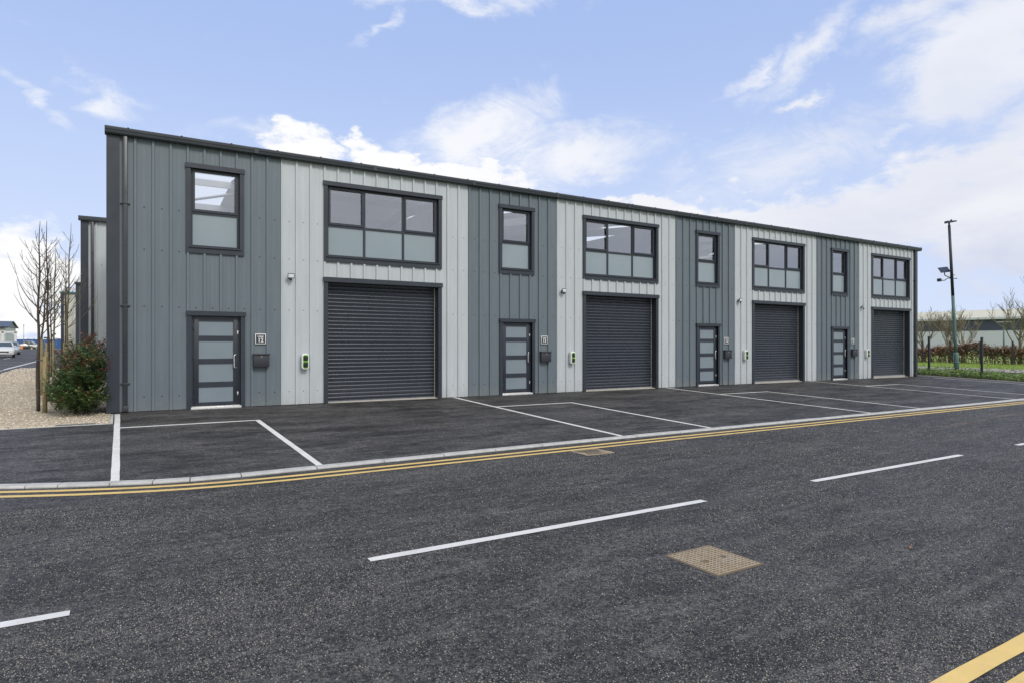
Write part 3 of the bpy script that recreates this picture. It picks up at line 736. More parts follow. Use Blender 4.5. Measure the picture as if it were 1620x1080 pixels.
def window(x0, x1, cols, sash):
    z0, z1 = 3.65, 5.74
    tr = MB(); frame_box(tr, x0, x1, z0, z1-.10, .10, -.050, .06, wb=.13, wt=.004); tr.box(x0-.012, -.075, z1-.105, x1+.012, .0, z1+.005)
    tr.box(x0+.06, -.085, z0+.125, x1-.06, .07, z0+.150)
    w = tr.build('window', 'anthracite_trim', bld)
    a, b, c, d = x0+.10, x1-.10, z0+.15, z1-.105
    fr = MB(); frame_box(fr, a, b, c, d, .050, .055, .115); zt = 4.615
    fr.box(a+.05, .055, zt-.028, b-.05, .115, zt+.028)
    for m in cols: fr.box(m-.028, .0545, c+.05, m+.028, .115, d-.05)
    ed = [a+.022]+list(cols)+[b-.022]
    for i in sash: frame_box(fr, ed[i]+.022, ed[i+1]-.022, zt+.020, d-.020, .055, .030, .060)
    fr.build('window_frame', 'anthracite_frame', w)
    up = MB(); lo = MB()
    for i in range(len(ed)-1):
        p, q = ed[i]+.02, ed[i+1]-.02
        up.face([(p, .085, zt), (q, .085, zt), (q, .085, d-.03), (p, .085, d-.03)]); lo.face([(p, .085, c+.03), (q, .085, c+.03), (q, .085, zt), (p, .085, zt)])
    up.build('clear_pane', 'clear_glass', w); lo.build('frosted_pane', 'frosted_glass', w)
def shutter(x0, x1):
    tr = MB(); zt = 3.25; zb = gz(x0, 0)+.006
    frame_box(tr, x0, x1, zb, zt-.11, .11, -.050, .0, wb=0, wt=.004); tr.box(x0-.012, -.085, zt-.115, x1+.012, .0, zt); tr.box(x0-.012, -.092, zt-.122, x1+.012, -.0855, zt-.100)
    tr.box(x0+.098, -.049, zb, x0+.111, .26, zt-.115); tr.box(x1-.111, -.049, zb, x1-.098, .26, zt-.115); tr.box(x0+.11, -.0, zt-.13, x1-.11, .26, zt-.112)
    s = tr.build('roller_shutter', 'anthracite_trim', bld)
    c = MB(); a, b = x0+.112, x1-.112; y = .235; p = .1; z = .055+gz(x0, 0)
    while z < zt-.12:
        pr = [(y+.016, 0.0), (y+.004, .012), (y-.010, .030), (y-.021, .050), (y-.028, .064), (y-.030, .073), (y-.027, .081), (y-.018, .089), (y-.004, .095), (y+.011, .0985), (y+.016, .1)]
        e = 1e-4 if int(round(z/p)) % 2 else 0
        for (ya, za), (yb, zb2) in zip(pr, pr[1:]): c.face([(a+e, ya, z+za), (b-e, ya, z+za), (b-e, yb, z+zb2), (a+e, yb, z+zb2)], 0, True)
        z += p
    c.weld = True
    c.face([(a, y, .0), (b, y, .0), (b, y, .055+gz(x0, 0)), (a, y, .055+gz(x0, 0))]); c.box(a, y-.03, gz(x0, 0)+.012, b, y+.02, gz(x0, 0)+.058)
    c.build('curtain', 'shutter_paint', s)
    gd = MB(); gd.box(a, y-.045, .0, a+.012, y-.028, zt-.13); gd.build('guide_rail', 'anthracite_trim', s); gd = MB(); gd.box(b-.02, y-.05, zb, b-.004, y-.032, zt-.13); gd.build('guide_rail', 'threshold_metal', s)
    th = MB(); th.box(a, -.0, -.2, b, .30, gz((a+b)/2, 0)+.012); th.build('threshold', 'threshold_metal', s)
def door(x0, x1):
    zb = gz(x0, 0)+.006; zt = 2.29
    tr = MB(); frame_box(tr, x0, x1, zb, zt-.10, .10, -.050, .02, wb=0, wt=.004); tr.box(x0-.012, -.082, zt-.105, x1+.012, .0, zt); tr.box(x0+.088, -.02, zb, x0+.10, .11, zt-.1); tr.box(x1-.10, -.02, zb, x1-.088, .11, zt-.1)
    d = tr.build('door', 'anthracite_trim', bld)
    a, b = x0+.10, x1-.10; y0, y1 = .03, .085
    lf = MB(); lf.box(a, y0+.02, zb, a+.045, y1+.03, zt-.105); lf.box(b-.045, y0+.02, zb, b, y1+.03, zt-.105); lf.box(a+.045, y0+.02, zt-.15, b-.045, y1+.03, zt-.105)
    p, q = a+.052, b-.052; rails = [(.065, .145), (.505, .625), (1.055, 1.175), (1.595, 1.715), (2.055, 2.13)]
    lf.box(p, y0, .065, p+.105, y1, 2.13, bev=.003); lf.box(q-.105, y0, .065, q, y1, 2.13, bev=.003)
    for r0, r1 in rails: lf.box(p+.1045, y0+.002, r0, q-.1045, y1, r1)
    lf.build('door_leaf', 'anthracite_frame', d)
    gl = MB()
    for (r0, r1), (s0, s1) in zip(rails, rails[1:]): gl.face([(p+.10, y0+.022, r1-.005), (q-.10, y0+.022, r1-.005), (q-.10, y0+.022, s0+.005), (p+.10, y0+.022, s0+.005)])
    gl.build('door_pane', 'door_glass', d)
    h = MB(); hx = q-.06; h.tube([(hx+.03, y0, 1.27), (hx+.0, y0-.055, 1.27), (hx-.03, y0-.065, 1.255), (hx-.035, y0-.065, 1.22), (hx-.035, y0-.065, 1.0), (hx-.03, y0-.065, .965), (hx, y0-.055, .95), (hx+.03, y0, .95)], .012, 8); h.build('handle', 'bright_metal', d)
    for zz in (1.75, .29): k = MB(); k.box(q-.022, y0-.014, zz, q+.008, y0-.001, zz+.085, bev=.004); k.build('hinge', 'bright_metal', d)
    for zz in (1.85, 1.15, .22): k = MB(); k.box(p-.012, y0-.012, zz, p+.008, y0-.001, zz+.1, bev=.003); k.build('hinge', 'box_black', d)
    th = MB(); th.box(x0+.085, -.055, zb-.05, x1-.085, .02, .045+gz(x0, 0), bev=.004); th.box(x0+.1, .02, zb-.05, x1-.1, .1, .06+gz(x0, 0)); th.build('threshold', 'bright_metal', d)
for u in U0:
    window(u+1.04, u+2.31, [], [0]); window(u+4.23, u+7.59, [u+5.345, u+6.455], [0, 2])
    shutter(u+4.23, u+7.59); door(u+1.06, u+2.33)

# ------------------------------------------------------------------ fittings on the wall
def text_mesh(body, size, name, parent, loc, mat, off=.0):
    cu = bpy.data.curves.new(name, 'FONT'); cu.body = body; cu.size = size; cu.align_x = 'CENTER'; cu.align_y = 'CENTER'; cu.extrude = .0008; cu.offset = off
    t = bpy.data.objects.new(name+'_tmp', cu); S.collection.objects.link(t)
    bpy.context.view_layer.update()
    me = bpy.data.meshes.new_from_object(t.evaluated_get(bpy.context.evaluated_depsgraph_get())); bpy.data.objects.remove(t); bpy.data.curves.remove(cu)
    me.name = name; me.materials.clear(); me.materials.append(MAT[mat])
    o = bpy.data.objects.new(name, me); S.collection.objects.link(o); o.parent = parent; o.location = loc; o.rotation_euler = (R(90), 0, 0); return o
side = ['left', 'second', 'third', 'right']
for i, u in enumerate(U0):
    num = str(12+i)
    s = empty('unit_sign', (u+2.685, -.040, 1.645), f'square navy plate with white border reading Unit {num} beside the door', 'sign', 'unit number signs')
    m = MB(); m.box(-.125, -.004, -.125, .125, .006, .125, bev=.002); m.build('border', 'sign_white', s)
    m = MB(); m.box(-.108, -.0065, -.108, .108, -.0035, .108); m.build('plate', 'sign_navy', s)
    text_mesh('Unit', .080, 'lettering', s, (0, -.0075, .056), 'sign_white', .0015); text_mesh(num, .135, 'lettering', s, (0, -.0075, -.036), 'sign_white', .003)
    if i == 0:
        pb = empty('post_box', (u+2.69, -.035, 1.13), 'x', 'post box', 'wall post boxes')
        m = MB(); m.box(-.185, -.115, -.165, .185, .0, .150, bev=.006); m.build('body', 'box_black', pb)
        m = MB(); m.box(-.192, -.135, .118, .192, .002, .162, bev=.005); lid = m.build('lid', 'box_black', pb)
        m = MB(); m.tube([(0, -.114, .085), (0, -.121, .085)], .011, 10); m.box(-.016, -.119, .082, .016, -.1155, .088); m.build('lock', 'bright_metal', pb)
        ch = empty('charging_point', (u+3.745, -.034, 1.08), 'x', 'car charger', 'electric car charging points')
        b = bmesh.new(); bmesh.ops.create_cube(b, size=1)
        for q in b.verts: q.co = Vector((q.co.x*.185, -.06+q.co.y*.12, q.co.z*.40))
        ve = [e for e in b.edges if abs(e.verts[0].co.y-e.verts[1].co.y) > .1]
        bmesh.ops.bevel(b, geom=ve, offset=.062, segments=7, affect='EDGES', profile=.5)
        fe = [e for e in b.edges if all(v.co.y < -.119 for v in e.verts)]; bmesh.ops.bevel(b, geom=fe, offset=.020, segments=4, affect='EDGES', profile=.5)
        m = MB(); m.bm(b, 0, True); m.build('casing', 'white_plastic', ch)
        def pill(w, h, r, y0, y1):
            b = bmesh.new(); bmesh.ops.create_cube(b, size=1)
            for q in b.verts: q.co = Vector((q.co.x*w, (y0+y1)/2+q.co.y*(y1-y0), q.co.z*h))
            ve = [e for e in b.edges if abs(e.verts[0].co.y-e.verts[1].co.y) > 1e-4]; bmesh.ops.bevel(b, geom=ve, offset=r, segments=6, affect='EDGES', profile=.5); return b
        m = MB(); m.bm(pill(.132, .345, .045, -.125, -.118)); m.build('front_panel', 'green_plastic', ch)
        for zz in (.082, -.082):
            m = MB(); bb = pill(.118, .135, .035, -.130, -.1245)
            bmesh.ops.translate(bb, vec=(0, 0, zz), verts=bb.verts); m.bm(bb); sk = m.build('socket', 'socket_dark', ch)
            m = MB(); m.tube([(0, -.130, zz), (0, -.150, zz-.006)], [.042, .036], 14); m.build('flap', 'box_black', sk)
        fl = empty('floodlight', (u+3.39, -.0, 3.14), 'x', 'floodlight', 'small floodlights')
        m = MB(); b = bmesh.new(); bmesh.ops.create_cube(b, size=1)
        for q in b.verts:
            k = .75 if q.co.y > 0 else 1; q.co = Vector((q.co.x*.17*k, -.125+q.co.y*.05, .085+q.co.z*.125*k))
        bmesh.ops.rotate(b, cent=(0, -.125, .085), matrix=Matrix.Rotation(R(6), 3, 'X'), verts=b.verts); bmesh.ops.bevel(b, geom=b.edges[:], offset=.005, segments=2, affect='EDGES'); m.bm(b); m.build('housing', 'box_black', fl)
        b = bmesh.new(); bmesh.ops.create_cube(b, size=1)
        for q in b.verts: q.co = Vector((q.co.x*.135, -.1515+q.co.y*.004, .085+q.co.z*.088))
        bmesh.ops.rotate(b, cent=(0, -.125, .085), matrix=Matrix.Rotation(R(6), 3, 'X'), verts=b.verts); m = MB(); m.bm(b); m.build('lens', 'lens_glass', fl)
        m = MB(); m.tube([(0, -.002, .06), (0, -.1, .07)], .018, 8); m.box(-.03, -.02, .01, .03, 0, .1, bev=.004); m.build('bracket', 'box_black', fl)
        m = MB(); m.tube([(0, -.12, .03), (0, -.12, .005), (0, -.125, -.02), (0, -.13, -.035)], [.016, .034, .034, .018], 12); m.build('sensor', 'box_black', fl)
        P0 = [pb, ch, fl]
    loc = [(u+2.69, -.035, 1.13), (u+3.745, -.034, 1.08), (u+3.39, 0, 3.14)]
    lab = [f'black steel post box on the grey wall below the Unit {num} sign', f'white and green twin socket charging point right of the Unit {num} post box', f'small black floodlight with sensor above the charging point of Unit {num}']
    for k in range(3):
        if i == 0: P0[k].location = loc[k]; P0[k]['label'] = lab[k]
        else: dup(P0[k], loc[k], lab[k])

# ------------------------------------------------------------------ ironwork in the road
mh = empty('manhole_cover', (4.405, -13.07, rz(4.4, -13)), 'tan iron manhole cover with raised studs set in the road near the camera', 'manhole cover')
m = MB(); m.box(-.275, -.29, -.05, .275, .29, .003); m.build('frame', 'cover_iron_dark', mh)
m = MB()
for sx in (-1, 1): m.box(min(sx*.002, sx*.25), -.265, .003, max(sx*.002, sx*.25), .265, .007)
for i in range(12):
    for j in range(15):
        if i in (3, 8) and j == 7: continue
        x = -.228+i*.0415; y = -.245+j*.035; w = .0145 if (i+j) % 2 else .008; m.box(x-w, y-.0055, .0068, x+w, y+.0055, .0105, 1)
for sx in (-.10, .12): m.box(sx-.03, -.022, .0068, sx+.03, .022, .0078, 2)
m.box(-.255, -.27, .001, .255, .27, .0028, 2)
m.build('cover', ['cover_iron', 'cover_pale_rust', 'cover_iron_dark'], mh)
gu = empty('drain_grating', (6.90, -8.36, rz(6.9, -8.3)), 'rusty iron drain grating with slanted bars beside the double yellow lines', 'drain')
m = MB(); frame_box(m, -.29, .29, 0, 1, .02, 0, 0) if False else None
m.box(-.28, -.23, -.05, .28, .23, -.001)
m.build('pit', 'box_black', gu)
m = MB()
for (a, b, c, d) in ((-.28, -.23, -.255, .23), (.255, -.23, .28, .23), (-.255, -.23, .255, -.205), (-.255, .205, .255, .23)): m.box(a, b, -.001, c, d, .007)
m.build('frame', 'cover_iron', gu)
m = MB()
for k in range(-9, 14):
    x = k*.036-.08
    p = []
    xa, xb = x-.10, x+.10
    pts = [(max(-.255, min(.255, xa)), -.205), (max(-.255, min(.255, xb)), .205)]
    if pts[0][0] == pts[1][0]: continue
    m.tube([(pts[0][0], pts[0][1], .001), (pts[1][0], pts[1][1], .001)], .008, 4)
m.build('grating', 'cover_iron', gu)
dg = empty('drain_grating', (-.52, -1.62, gz(-.5, -1.62)), 'small grey channel grate lying in the gravel by the hedge', 'drain')
m = MB(); m.box(-.32, -.07, -.05, .32, .07, .008); m.build('frame', 'box_black', dg)
m = MB()
for k in range(20): m.box(-.31+k*.032, -.065, .006, -.31+k*.032+.016, .065, .016)
m.build('grating', 'galvanised_steel', dg)
g3 = empty('drain_grating', (32.6, -.95, gz(32.6, -.95)), 'dark gully grating at the far end of the forecourt by the verge', 'drain')
m = MB(); m.box(-.3, -.25, -.05, .3, .25, .006); m.build('frame', 'box_black', g3)
m = MB()
for k in range(9): m.box(-.27+k*.062, -.22, .006, -.27+k*.062+.03, .22, .012)
m.build('grating', 'cover_iron_dark', g3)

# ------------------------------------------------------------------ saplings and stakes
def curve_pts(p, d, L_, n, up, wob, r):
    pts = [Vector(p)]; d = Vector(d).normalized()
    for i in range(n):
        d = (d+Vector((0, 0, up))+Vector((r.uniform(-wob, wob), r.uniform(-wob, wob), r.uniform(-wob, wob)*.5))).normalized(); pts.append(pts[-1]+d*L_/n)
    return pts
def sapling(loc, H, seed, label, mat='bark_brown', clear=1.85, nb=15, lean=(0, 0)):
    r = random.Random(seed); o = empty('young_tree', loc, label, 'tree', 'staked saplings in the gravel bed')
    m = MB(); n = 14
    pts = [Vector((lean[0]*(i/n)**1.5+math.sin(i*1.3+seed)*.012, lean[1]*(i/n)+math.cos(i*1.1+seed)*.012, H*i/n-.02)) for i in range(n+1)]
    rad = [.034*(1-i/n)**.8+.005 for i in range(n+1)]; m.tube(pts, rad, 8); m.build('trunk', mat, o)
    m = MB()
    def at(z):
        t = max(0, min(.999, z/H))*n; i = int(t); return pts[i].lerp(pts[i+1], t-i), rad[i]
    for k in range(nb):
        z = clear+(H-clear-.35)*(k/nb)**1.05+r.uniform(-.05, .05); p, rr = at(z); a = k*2.4+r.uniform(-.5, .5)
        L_ = (H-z)*r.uniform(.34, .50)+.12; sp = r.uniform(.5, .85)
        bp = curve_pts(p, (math.cos(a)*sp, math.sin(a)*sp, .45), L_, 9, .16, .07, r); br = [max(.0035, min(rr*.55, .014)*(1-i/9.5)) for i in range(10)]
        m.tube(bp, br, 5)
        for j in range(r.randint(1, 4)):
            q = bp[r.randint(2, 7)]; a2 = a+r.uniform(-1.3, 1.3)
            m.tube(curve_pts(q, (math.cos(a2), math.sin(a2), .7), L_*r.uniform(.25, .5), 5, .2, .1, r), [.005, .0045, .004, .0035, .003, .0025], 4)
        for j in range(2, 9):                      # buds
            q = bp[j]; m.tube([q, q+Vector((r.uniform(-.02, .02), r.uniform(-.02, .02), .025))], [.005, .002], 4, cap=False)
    m.build('branches', mat, o); return o
trees = [((-1.37, 1.18), 4.30, 1, 'bare sapling nearest the forecourt, thin brown trunk tied to one stake', 1.95, 17, (.04, 0), 'bark_brown'),
         ((-1.40, 4.1), 4.75, 2, 'bare sapling standing between the second and third posts of the row', 1.9, 16, (-.05, 0), 'bark_brown'),
         ((-1.20, 7.1), 5.2, 3, 'tall bare sapling with mossy trunk rising behind the red tipped shrub', 2.0, 18, (.12, 0), 'bark_olive'),
         ((-1.9, 7.6), 4.2, 4, 'short slender sapling left of the mossy trunked one', 1.8, 13, (.25, 0), 'bark_brown'),
         ((-1.75, 10.4), 4.9, 5, 'bare sapling fourth along the gravel bed', 2.0, 14, (.05, 0), 'bark_olive'),
         ((-1.6, 13.6), 5.0, 6, 'bare sapling just in front of the corner of the second building', 2.0, 14, (0, 0), 'bark_brown'),
         ((-2.4, 18.0), 5.0, 8, 'bare sapling farthest along the gravel bed', 2.0, 13, (0, 0), 'bark_brown')]
for (x, y), H, sd_, lb, cl, nb, ln, mt in trees: sapling((x, y, gz(x, y)), H, sd_, lb, mt, cl, nb, ln)
def stake(x, y, h, label, tie=None, r=.045):
    o = empty('tree_stake', (x, y, gz(x, y)), label, 'stake', 'wooden tree stakes')
    m = MB(); m.tube([(0, 0, -.1), (0, .0, h*.5), (.004, 0, h-.012), (.004, 0, h)], [r, r*.98, r*.95, r*.85], 14); m.build('post', 'stake_wood', o)
    if tie:
        m = MB(); dx, dy = tie; z = h-.09; L_ = math.hypot(dx, dy); 
        nx, ny = -dy/L_*.03, dx/L_*.03
        m.tube([(nx, ny, z), (dx+nx, dy+ny, z), (dx*1.12, dy*1.12, z), (dx-nx, dy-ny, z), (-nx, -ny, z)], .011, 6); m.build('tie', 'box_black', o)
    return o
stake(-1.21, .80+.02, 1.24, 'round pale timber stake nearest the camera, strapped to the first sapling', (-.16, .36))
stake(-1.42, 3.75, 1.30, 'round timber stake with a clean cut top behind the nearest stake', (.02, .35))
stake(-1.15, 6.6, 1.40, 'timber stake half hidden by the red tipped shrub', (-.05, .5))
stake(-1.75, 1.9+4.6, 1.62, 'tall thin stake standing behind the first sapling', r=.04)
stake(-1.72, 9.9, 1.55, 'weathered stake with a crossbar third row back', (-.03, .5), .04)
stake(-1.95, 10.4, 1.5, 'weathered stake beside the crossbar stake', None, .04)
stake(-1.62, 13.1, 1.5, 'far stake near the second building corner', (.02, .5), .04)
stake(-2.4, 17.5, 1.5, 'farthest stake in the gravel bed', (0, .5), .04)

# ------------------------------------------------------------------ red-tipped shrub
def leaf(mb, p, d, up, L_, w, mi):
    d = d.normalized(); s_ = d.cross(up)
    if s_.length < .05: s_ = d.orthogonal()
    s_.normalize(); n = s_.cross(d); m_ = p+d*L_*.5-n*L_*.08; t = p+d*L_-n*L_*.22
    i = len(mb.v); mb.v += [tuple(p), tuple(m_+s_*w*.5+n*w*.15), tuple(m_-n*w*.05), tuple(m_-s_*w*.5+n*w*.15), tuple(t)]
    for f in ((0, 2, 1), (0, 3, 2), (1, 2, 4), (2, 3, 4)): mb.f.append(tuple(i+q for q in f)); mb.mi.append(mi); mb.sm.append(False)
def shrub():
    r = random.Random(5); o = empty('evergreen_shrub', (-.52, .55, 0), 'dense dark green shrub with red new leaves at the building corner', 'shrub')
    blobs = [((0, 0, .80), (.52, 1.1, .78)), ((-.12, -.65, .50), (.42, .55, .52)), ((.1, -.5, .35), (.40, .6, .38)), ((-.2, .2, .35), (.42, .9, .4)), ((.12, .5, 1.05), (.40, .9, .55)), ((-.1, .9, .8), (.45, .8, .6)), ((.2, -.55, .95), (.28, .5, .45)), ((-.2, .1, .4), (.38, .9, .4))]
    m = MB(); st = MB()
    for k in range(26):
        a = r.uniform(0, 6.28); x, y = r.uniform(-.25, .25), r.uniform(-.6, .9)
        st.tube(curve_pts((x*.6, y*.8, -.03), (math.cos(a)*.5, math.sin(a)*.6, 1), r.uniform(1.0, 1.5), 6, .15, .15, r), [.013, .012, .010, .008, .006, .005, .003], 5)
    cnt = 0
    tips = []
    for k in range(1250):
        c, s_ = r.choice(blobs); v = Vector((r.gauss(0, 1), r.gauss(0, 1), r.gauss(0, 1))).normalized()*(r.uniform(.35, 1.02)**.6)
        b = Vector((c[0]+v.x*s_[0], c[1]+v.y*s_[1], c[2]+v.z*s_[2]))
        if b.z < .03 or b.x > .47: continue
        d0 = (Vector((v.x, v.y, abs(v.z)*.5+.55))).normalized(); red = b.z > .85 and r.random() < .48 or r.random() < .05
        Lsh = r.uniform(.12, .26)*(1.5 if red and r.random() < .4 else 1); sp = curve_pts(b, d0, Lsh, 5, .05, .1, r); st.tube(sp, [.004, .004, .003, .003, .002, .002], 4, cap=False)
        nl = r.randint(9, 14)
        for j in range(nl):
            t = j/nl; q = sp[min(5, int(t*5.9))]; a = j*2.4+r.uniform(-.3, .3); dd = (Vector((math.cos(a), math.sin(a), r.uniform(.0, .7)))+d0*.4)
            mi = 0
            if red and t > .45: mi = 2
            elif r.random() < .30: mi = 1
            elif r.random() < .08: mi = 3
            leaf(m, q, dd, Vector((0, 0, 1)), r.uniform(.07, .115)*(1-.25*t), r.uniform(.034, .05), mi)
    m.build('foliage', ['leaf_green', 'leaf_mid', 'leaf_red', 'leaf_yellow'], o); st.build('stems', 'bark_brown', o)
shrub()

# ------------------------------------------------------------------ neighbouring units behind
def shed(name, label, x, y, length, depth, H, roof_off, mats, z, fascia='gutter_paint', dark_first=False, extra=None):
    o = empty(name, (x, y, z), label, 'building')
    m = MB(); rb = [.45+RP*k for k in range(int(length/RP)-1)]
    clad(m, .2, length, -.3, H-.14, [], rb, front, inner=False, screws=(2.3, 4.5)); m.build('wall', [mats, 'white_liner', 'screw_head'], o)
    m = MB(); clad(m, .0, depth, -.3, H-.14, [], [.2+RP*k for k in range(int(depth/RP))], lambda a, n, q: (n, a, q), inner=False); m.build('wall', [mats, 'white_liner', 'screw_head'], o)
    m = MB(); m.box(-.05, -.05, -.3, .2, .0, H-.12); m.box(-.05, .0, -.3, -.002, .2, H-.12); m.build('corner_flashing', 'anthracite_trim', o)
    m = MB(); m.box(.28, -.13, 0, .38, -.04, H-.15, bev=.01); m.build('downpipe', 'gutter_paint', o)
    m = MB(); m.box(-.12, -.17, H-.17, length+.1, .03, H, bev=.01); m.build('gutter', fascia, o)
    m = MB(); m.face([(-.05, 0, H-.05), (length, 0, H-.05), (length, depth/2, H+roof_off), (-.05, depth/2, H+roof_off)]); m.face([(-.05, depth/2, H+roof_off), (length, depth/2, H+roof_off), (length, depth, H-.05), (-.05, depth, H-.05)])
    m.face([(-.04, 0, H-.15), (-.04, 0, H-.05), (-.04, depth/2, H+roof_off), (-.04, depth, H-.05), (-.04, depth, H-.15)]); m.build('roof', 'cream_cladding', o)
    return o
shed('industrial_unit', 'pale grey clad unit directly behind the left corner with a dark corner flashing and gutter', -1.03, 12.7, 24, 12, 6.32, .6, 'light_cladding', gz(-1, 12.7))
shed('industrial_unit', 'dark clad unit seen as a narrow strip beyond the pale second building', -2.82, 45.5, 24, 9, 6.25, .7, 'dark_cladding', gz(-2, 45))
shed('industrial_unit', 'cream unit with a teal gutter farthest behind the saplings', -4.6, 57.8, 24, 12, 6.2, .9, 'cream_cladding', gz(-4, 57), 'teal_fascia')

# ------------------------------------------------------------------ cars on the side road
def car(name, loc, rz_, label, paintm, plate=True, tall=1.0):
    o = empty(name, loc, label, 'car', 'parked cars', rz_)
    # local: length along -Y is the front ; width X
    W2 = .89; m = MB()
    prof = [(-2.12, .42, .62, .80), (-2.05, .25, .74, .86), (-1.6, .22, .86, .88), (-1.05, .22, .97, .89), (-.2, .22, 1.0, .90), (.9, .22, 1.02, .90), (1.7, .24, 1.02, .88), (2.05, .3, .95, .84), (2.12, .42, .8, .78)]
    secs = []
    for (y, zb, zt, w) in prof:
        w = w*W2/.89; secs.append([(-w*.93, y, zb), (-w, y, zb+.16), (-w*1.0, y, (zb+zt)/2+.05), (-w*.93, y, zt-.04), (-w*.80, y, zt), (0, y, zt+.025), (w*.80, y, zt), (w*.93, y, zt-.04), (w, y, (zb+zt)/2+.05), (w, y, zb+.16), (w*.93, y, zb)])
    for a, b in zip(secs, secs[1:]):
        for k in range(10): m.face([a[k], a[k+1], b[k+1], b[k]], 0, True)
    m.face(secs[0][::-1]); m.face(secs[-1])
    for a, b in zip(secs, secs[1:]): m.face([a[0], b[0], b[-1], a[-1]])
    # roof and pillars
    rf = [(-.35, .98, 0), (.35*1, 1.44*tall, 1), (1.35, 1.43*tall, 1), (2.0, 1.0, 0)]
    roofp = [(-.62, -.15, 1.42), (.62, -.15, 1.42), (.66, 1.2, 1.40), (-.66, 1.2, 1.40)]
    roofp = [(x, y, z*tall) for x, y, z in roofp]; t2 = [(x*.85, y*(.75) + .1, z+.05) for x, y, z in roofp]
    for k in range(4): m.face([roofp[k], roofp[(k+1) % 4], t2[(k+1) % 4], t2[k]], 0, True)
    m.face(t2, 0, True)
    basep = [(-.80, -1.0, .97), (.80, -1.0, .97), (.80, 1.95, 1.0), (-.80, 1.95, 1.0)]
    for k in range(4): m.tube([basep[k], roofp[k]], [.05, .04], 5)
    for s_ in (-1, 1): m.tube([(s_*.82, .25, .99), (s_*.65, .35, 1.41*tall)], .04, 5)
    body = m.build('body', paintm, o)
    g_ = MB(); s = .985
    for k in range(4):
        p, q = basep[k], basep[(k+1) % 4]; u_, v_ = roofp[k], roofp[(k+1) % 4]; g_.face([tuple(c*s if i < 2 else c for i, c in enumerate(w_)) for w_ in (p, q, v_, u_)])
    g_.build('windows', 'car_glass', o)
    for sx in (-1, 1):
        h = MB(); h.box(sx*.62-.16, -2.10, .60, sx*.62+.16, -1.98, .72, bev=.03); h.build('headlight', 'headlamp', o)
        h = MB(); h.box(sx*.92-.09, -.78, .96, sx*.92+.09, -.66, 1.08, bev=.03); h.build('mirror', paintm, o)
        for y in (-1.32, 1.30):
            w_ = MB(); w_.tube([(sx*.70, y, .31), (sx*.90, y, .31)], .31, 18); wh = w_.build('wheel', 'tyre_rubber', o)
            w_ = MB(); w_.tube([(sx*.895, y, .31), (sx*.91, y, .31)], .20, 14); w_.build('rim', 'bright_metal', wh)
    h = MB(); h.box(-.45, -2.135, .44, .45, -2.10, .56, bev=.01); h.build('grille', 'box_black', o)
    h = MB(); h.box(-.26, -2.145, .32, .26, -2.12, .42); h.build('number_plate', 'number_plate', o)
    return o
def spot(px, k, z):                                # ground position at depth k along one sight direction (metres)
    th = R(31.4525); c, s = math.cos(th), math.sin(th); xp = (px-810)/1012
    return (CAM.x+k*(xp*c+s), CAM.y+k*(-xp*s+c), z)
p = spot(5, 62, 0); car('parked_car', (p[0], p[1], .27), R(6), 'white hatchback facing the camera at the left edge of the side road', 'car_white')
p = spot(16, 74, 0); car('parked_car', (p[0], p[1], .33), R(4), 'silver hatchback parked just behind the white one', 'car_silver')
p = spot(39, 150, 0); car('parked_car', (p[0], p[1], .15), R(95), 'dark car standing far down the side road in front of the blue hoarding', 'car_black', tall=1.1)
p = spot(50, 158, 0); car('parked_car', (p[0], p[1], .4), R(80), 'pale van-like car far away right of the dark car', 'car_white', tall=1.25)

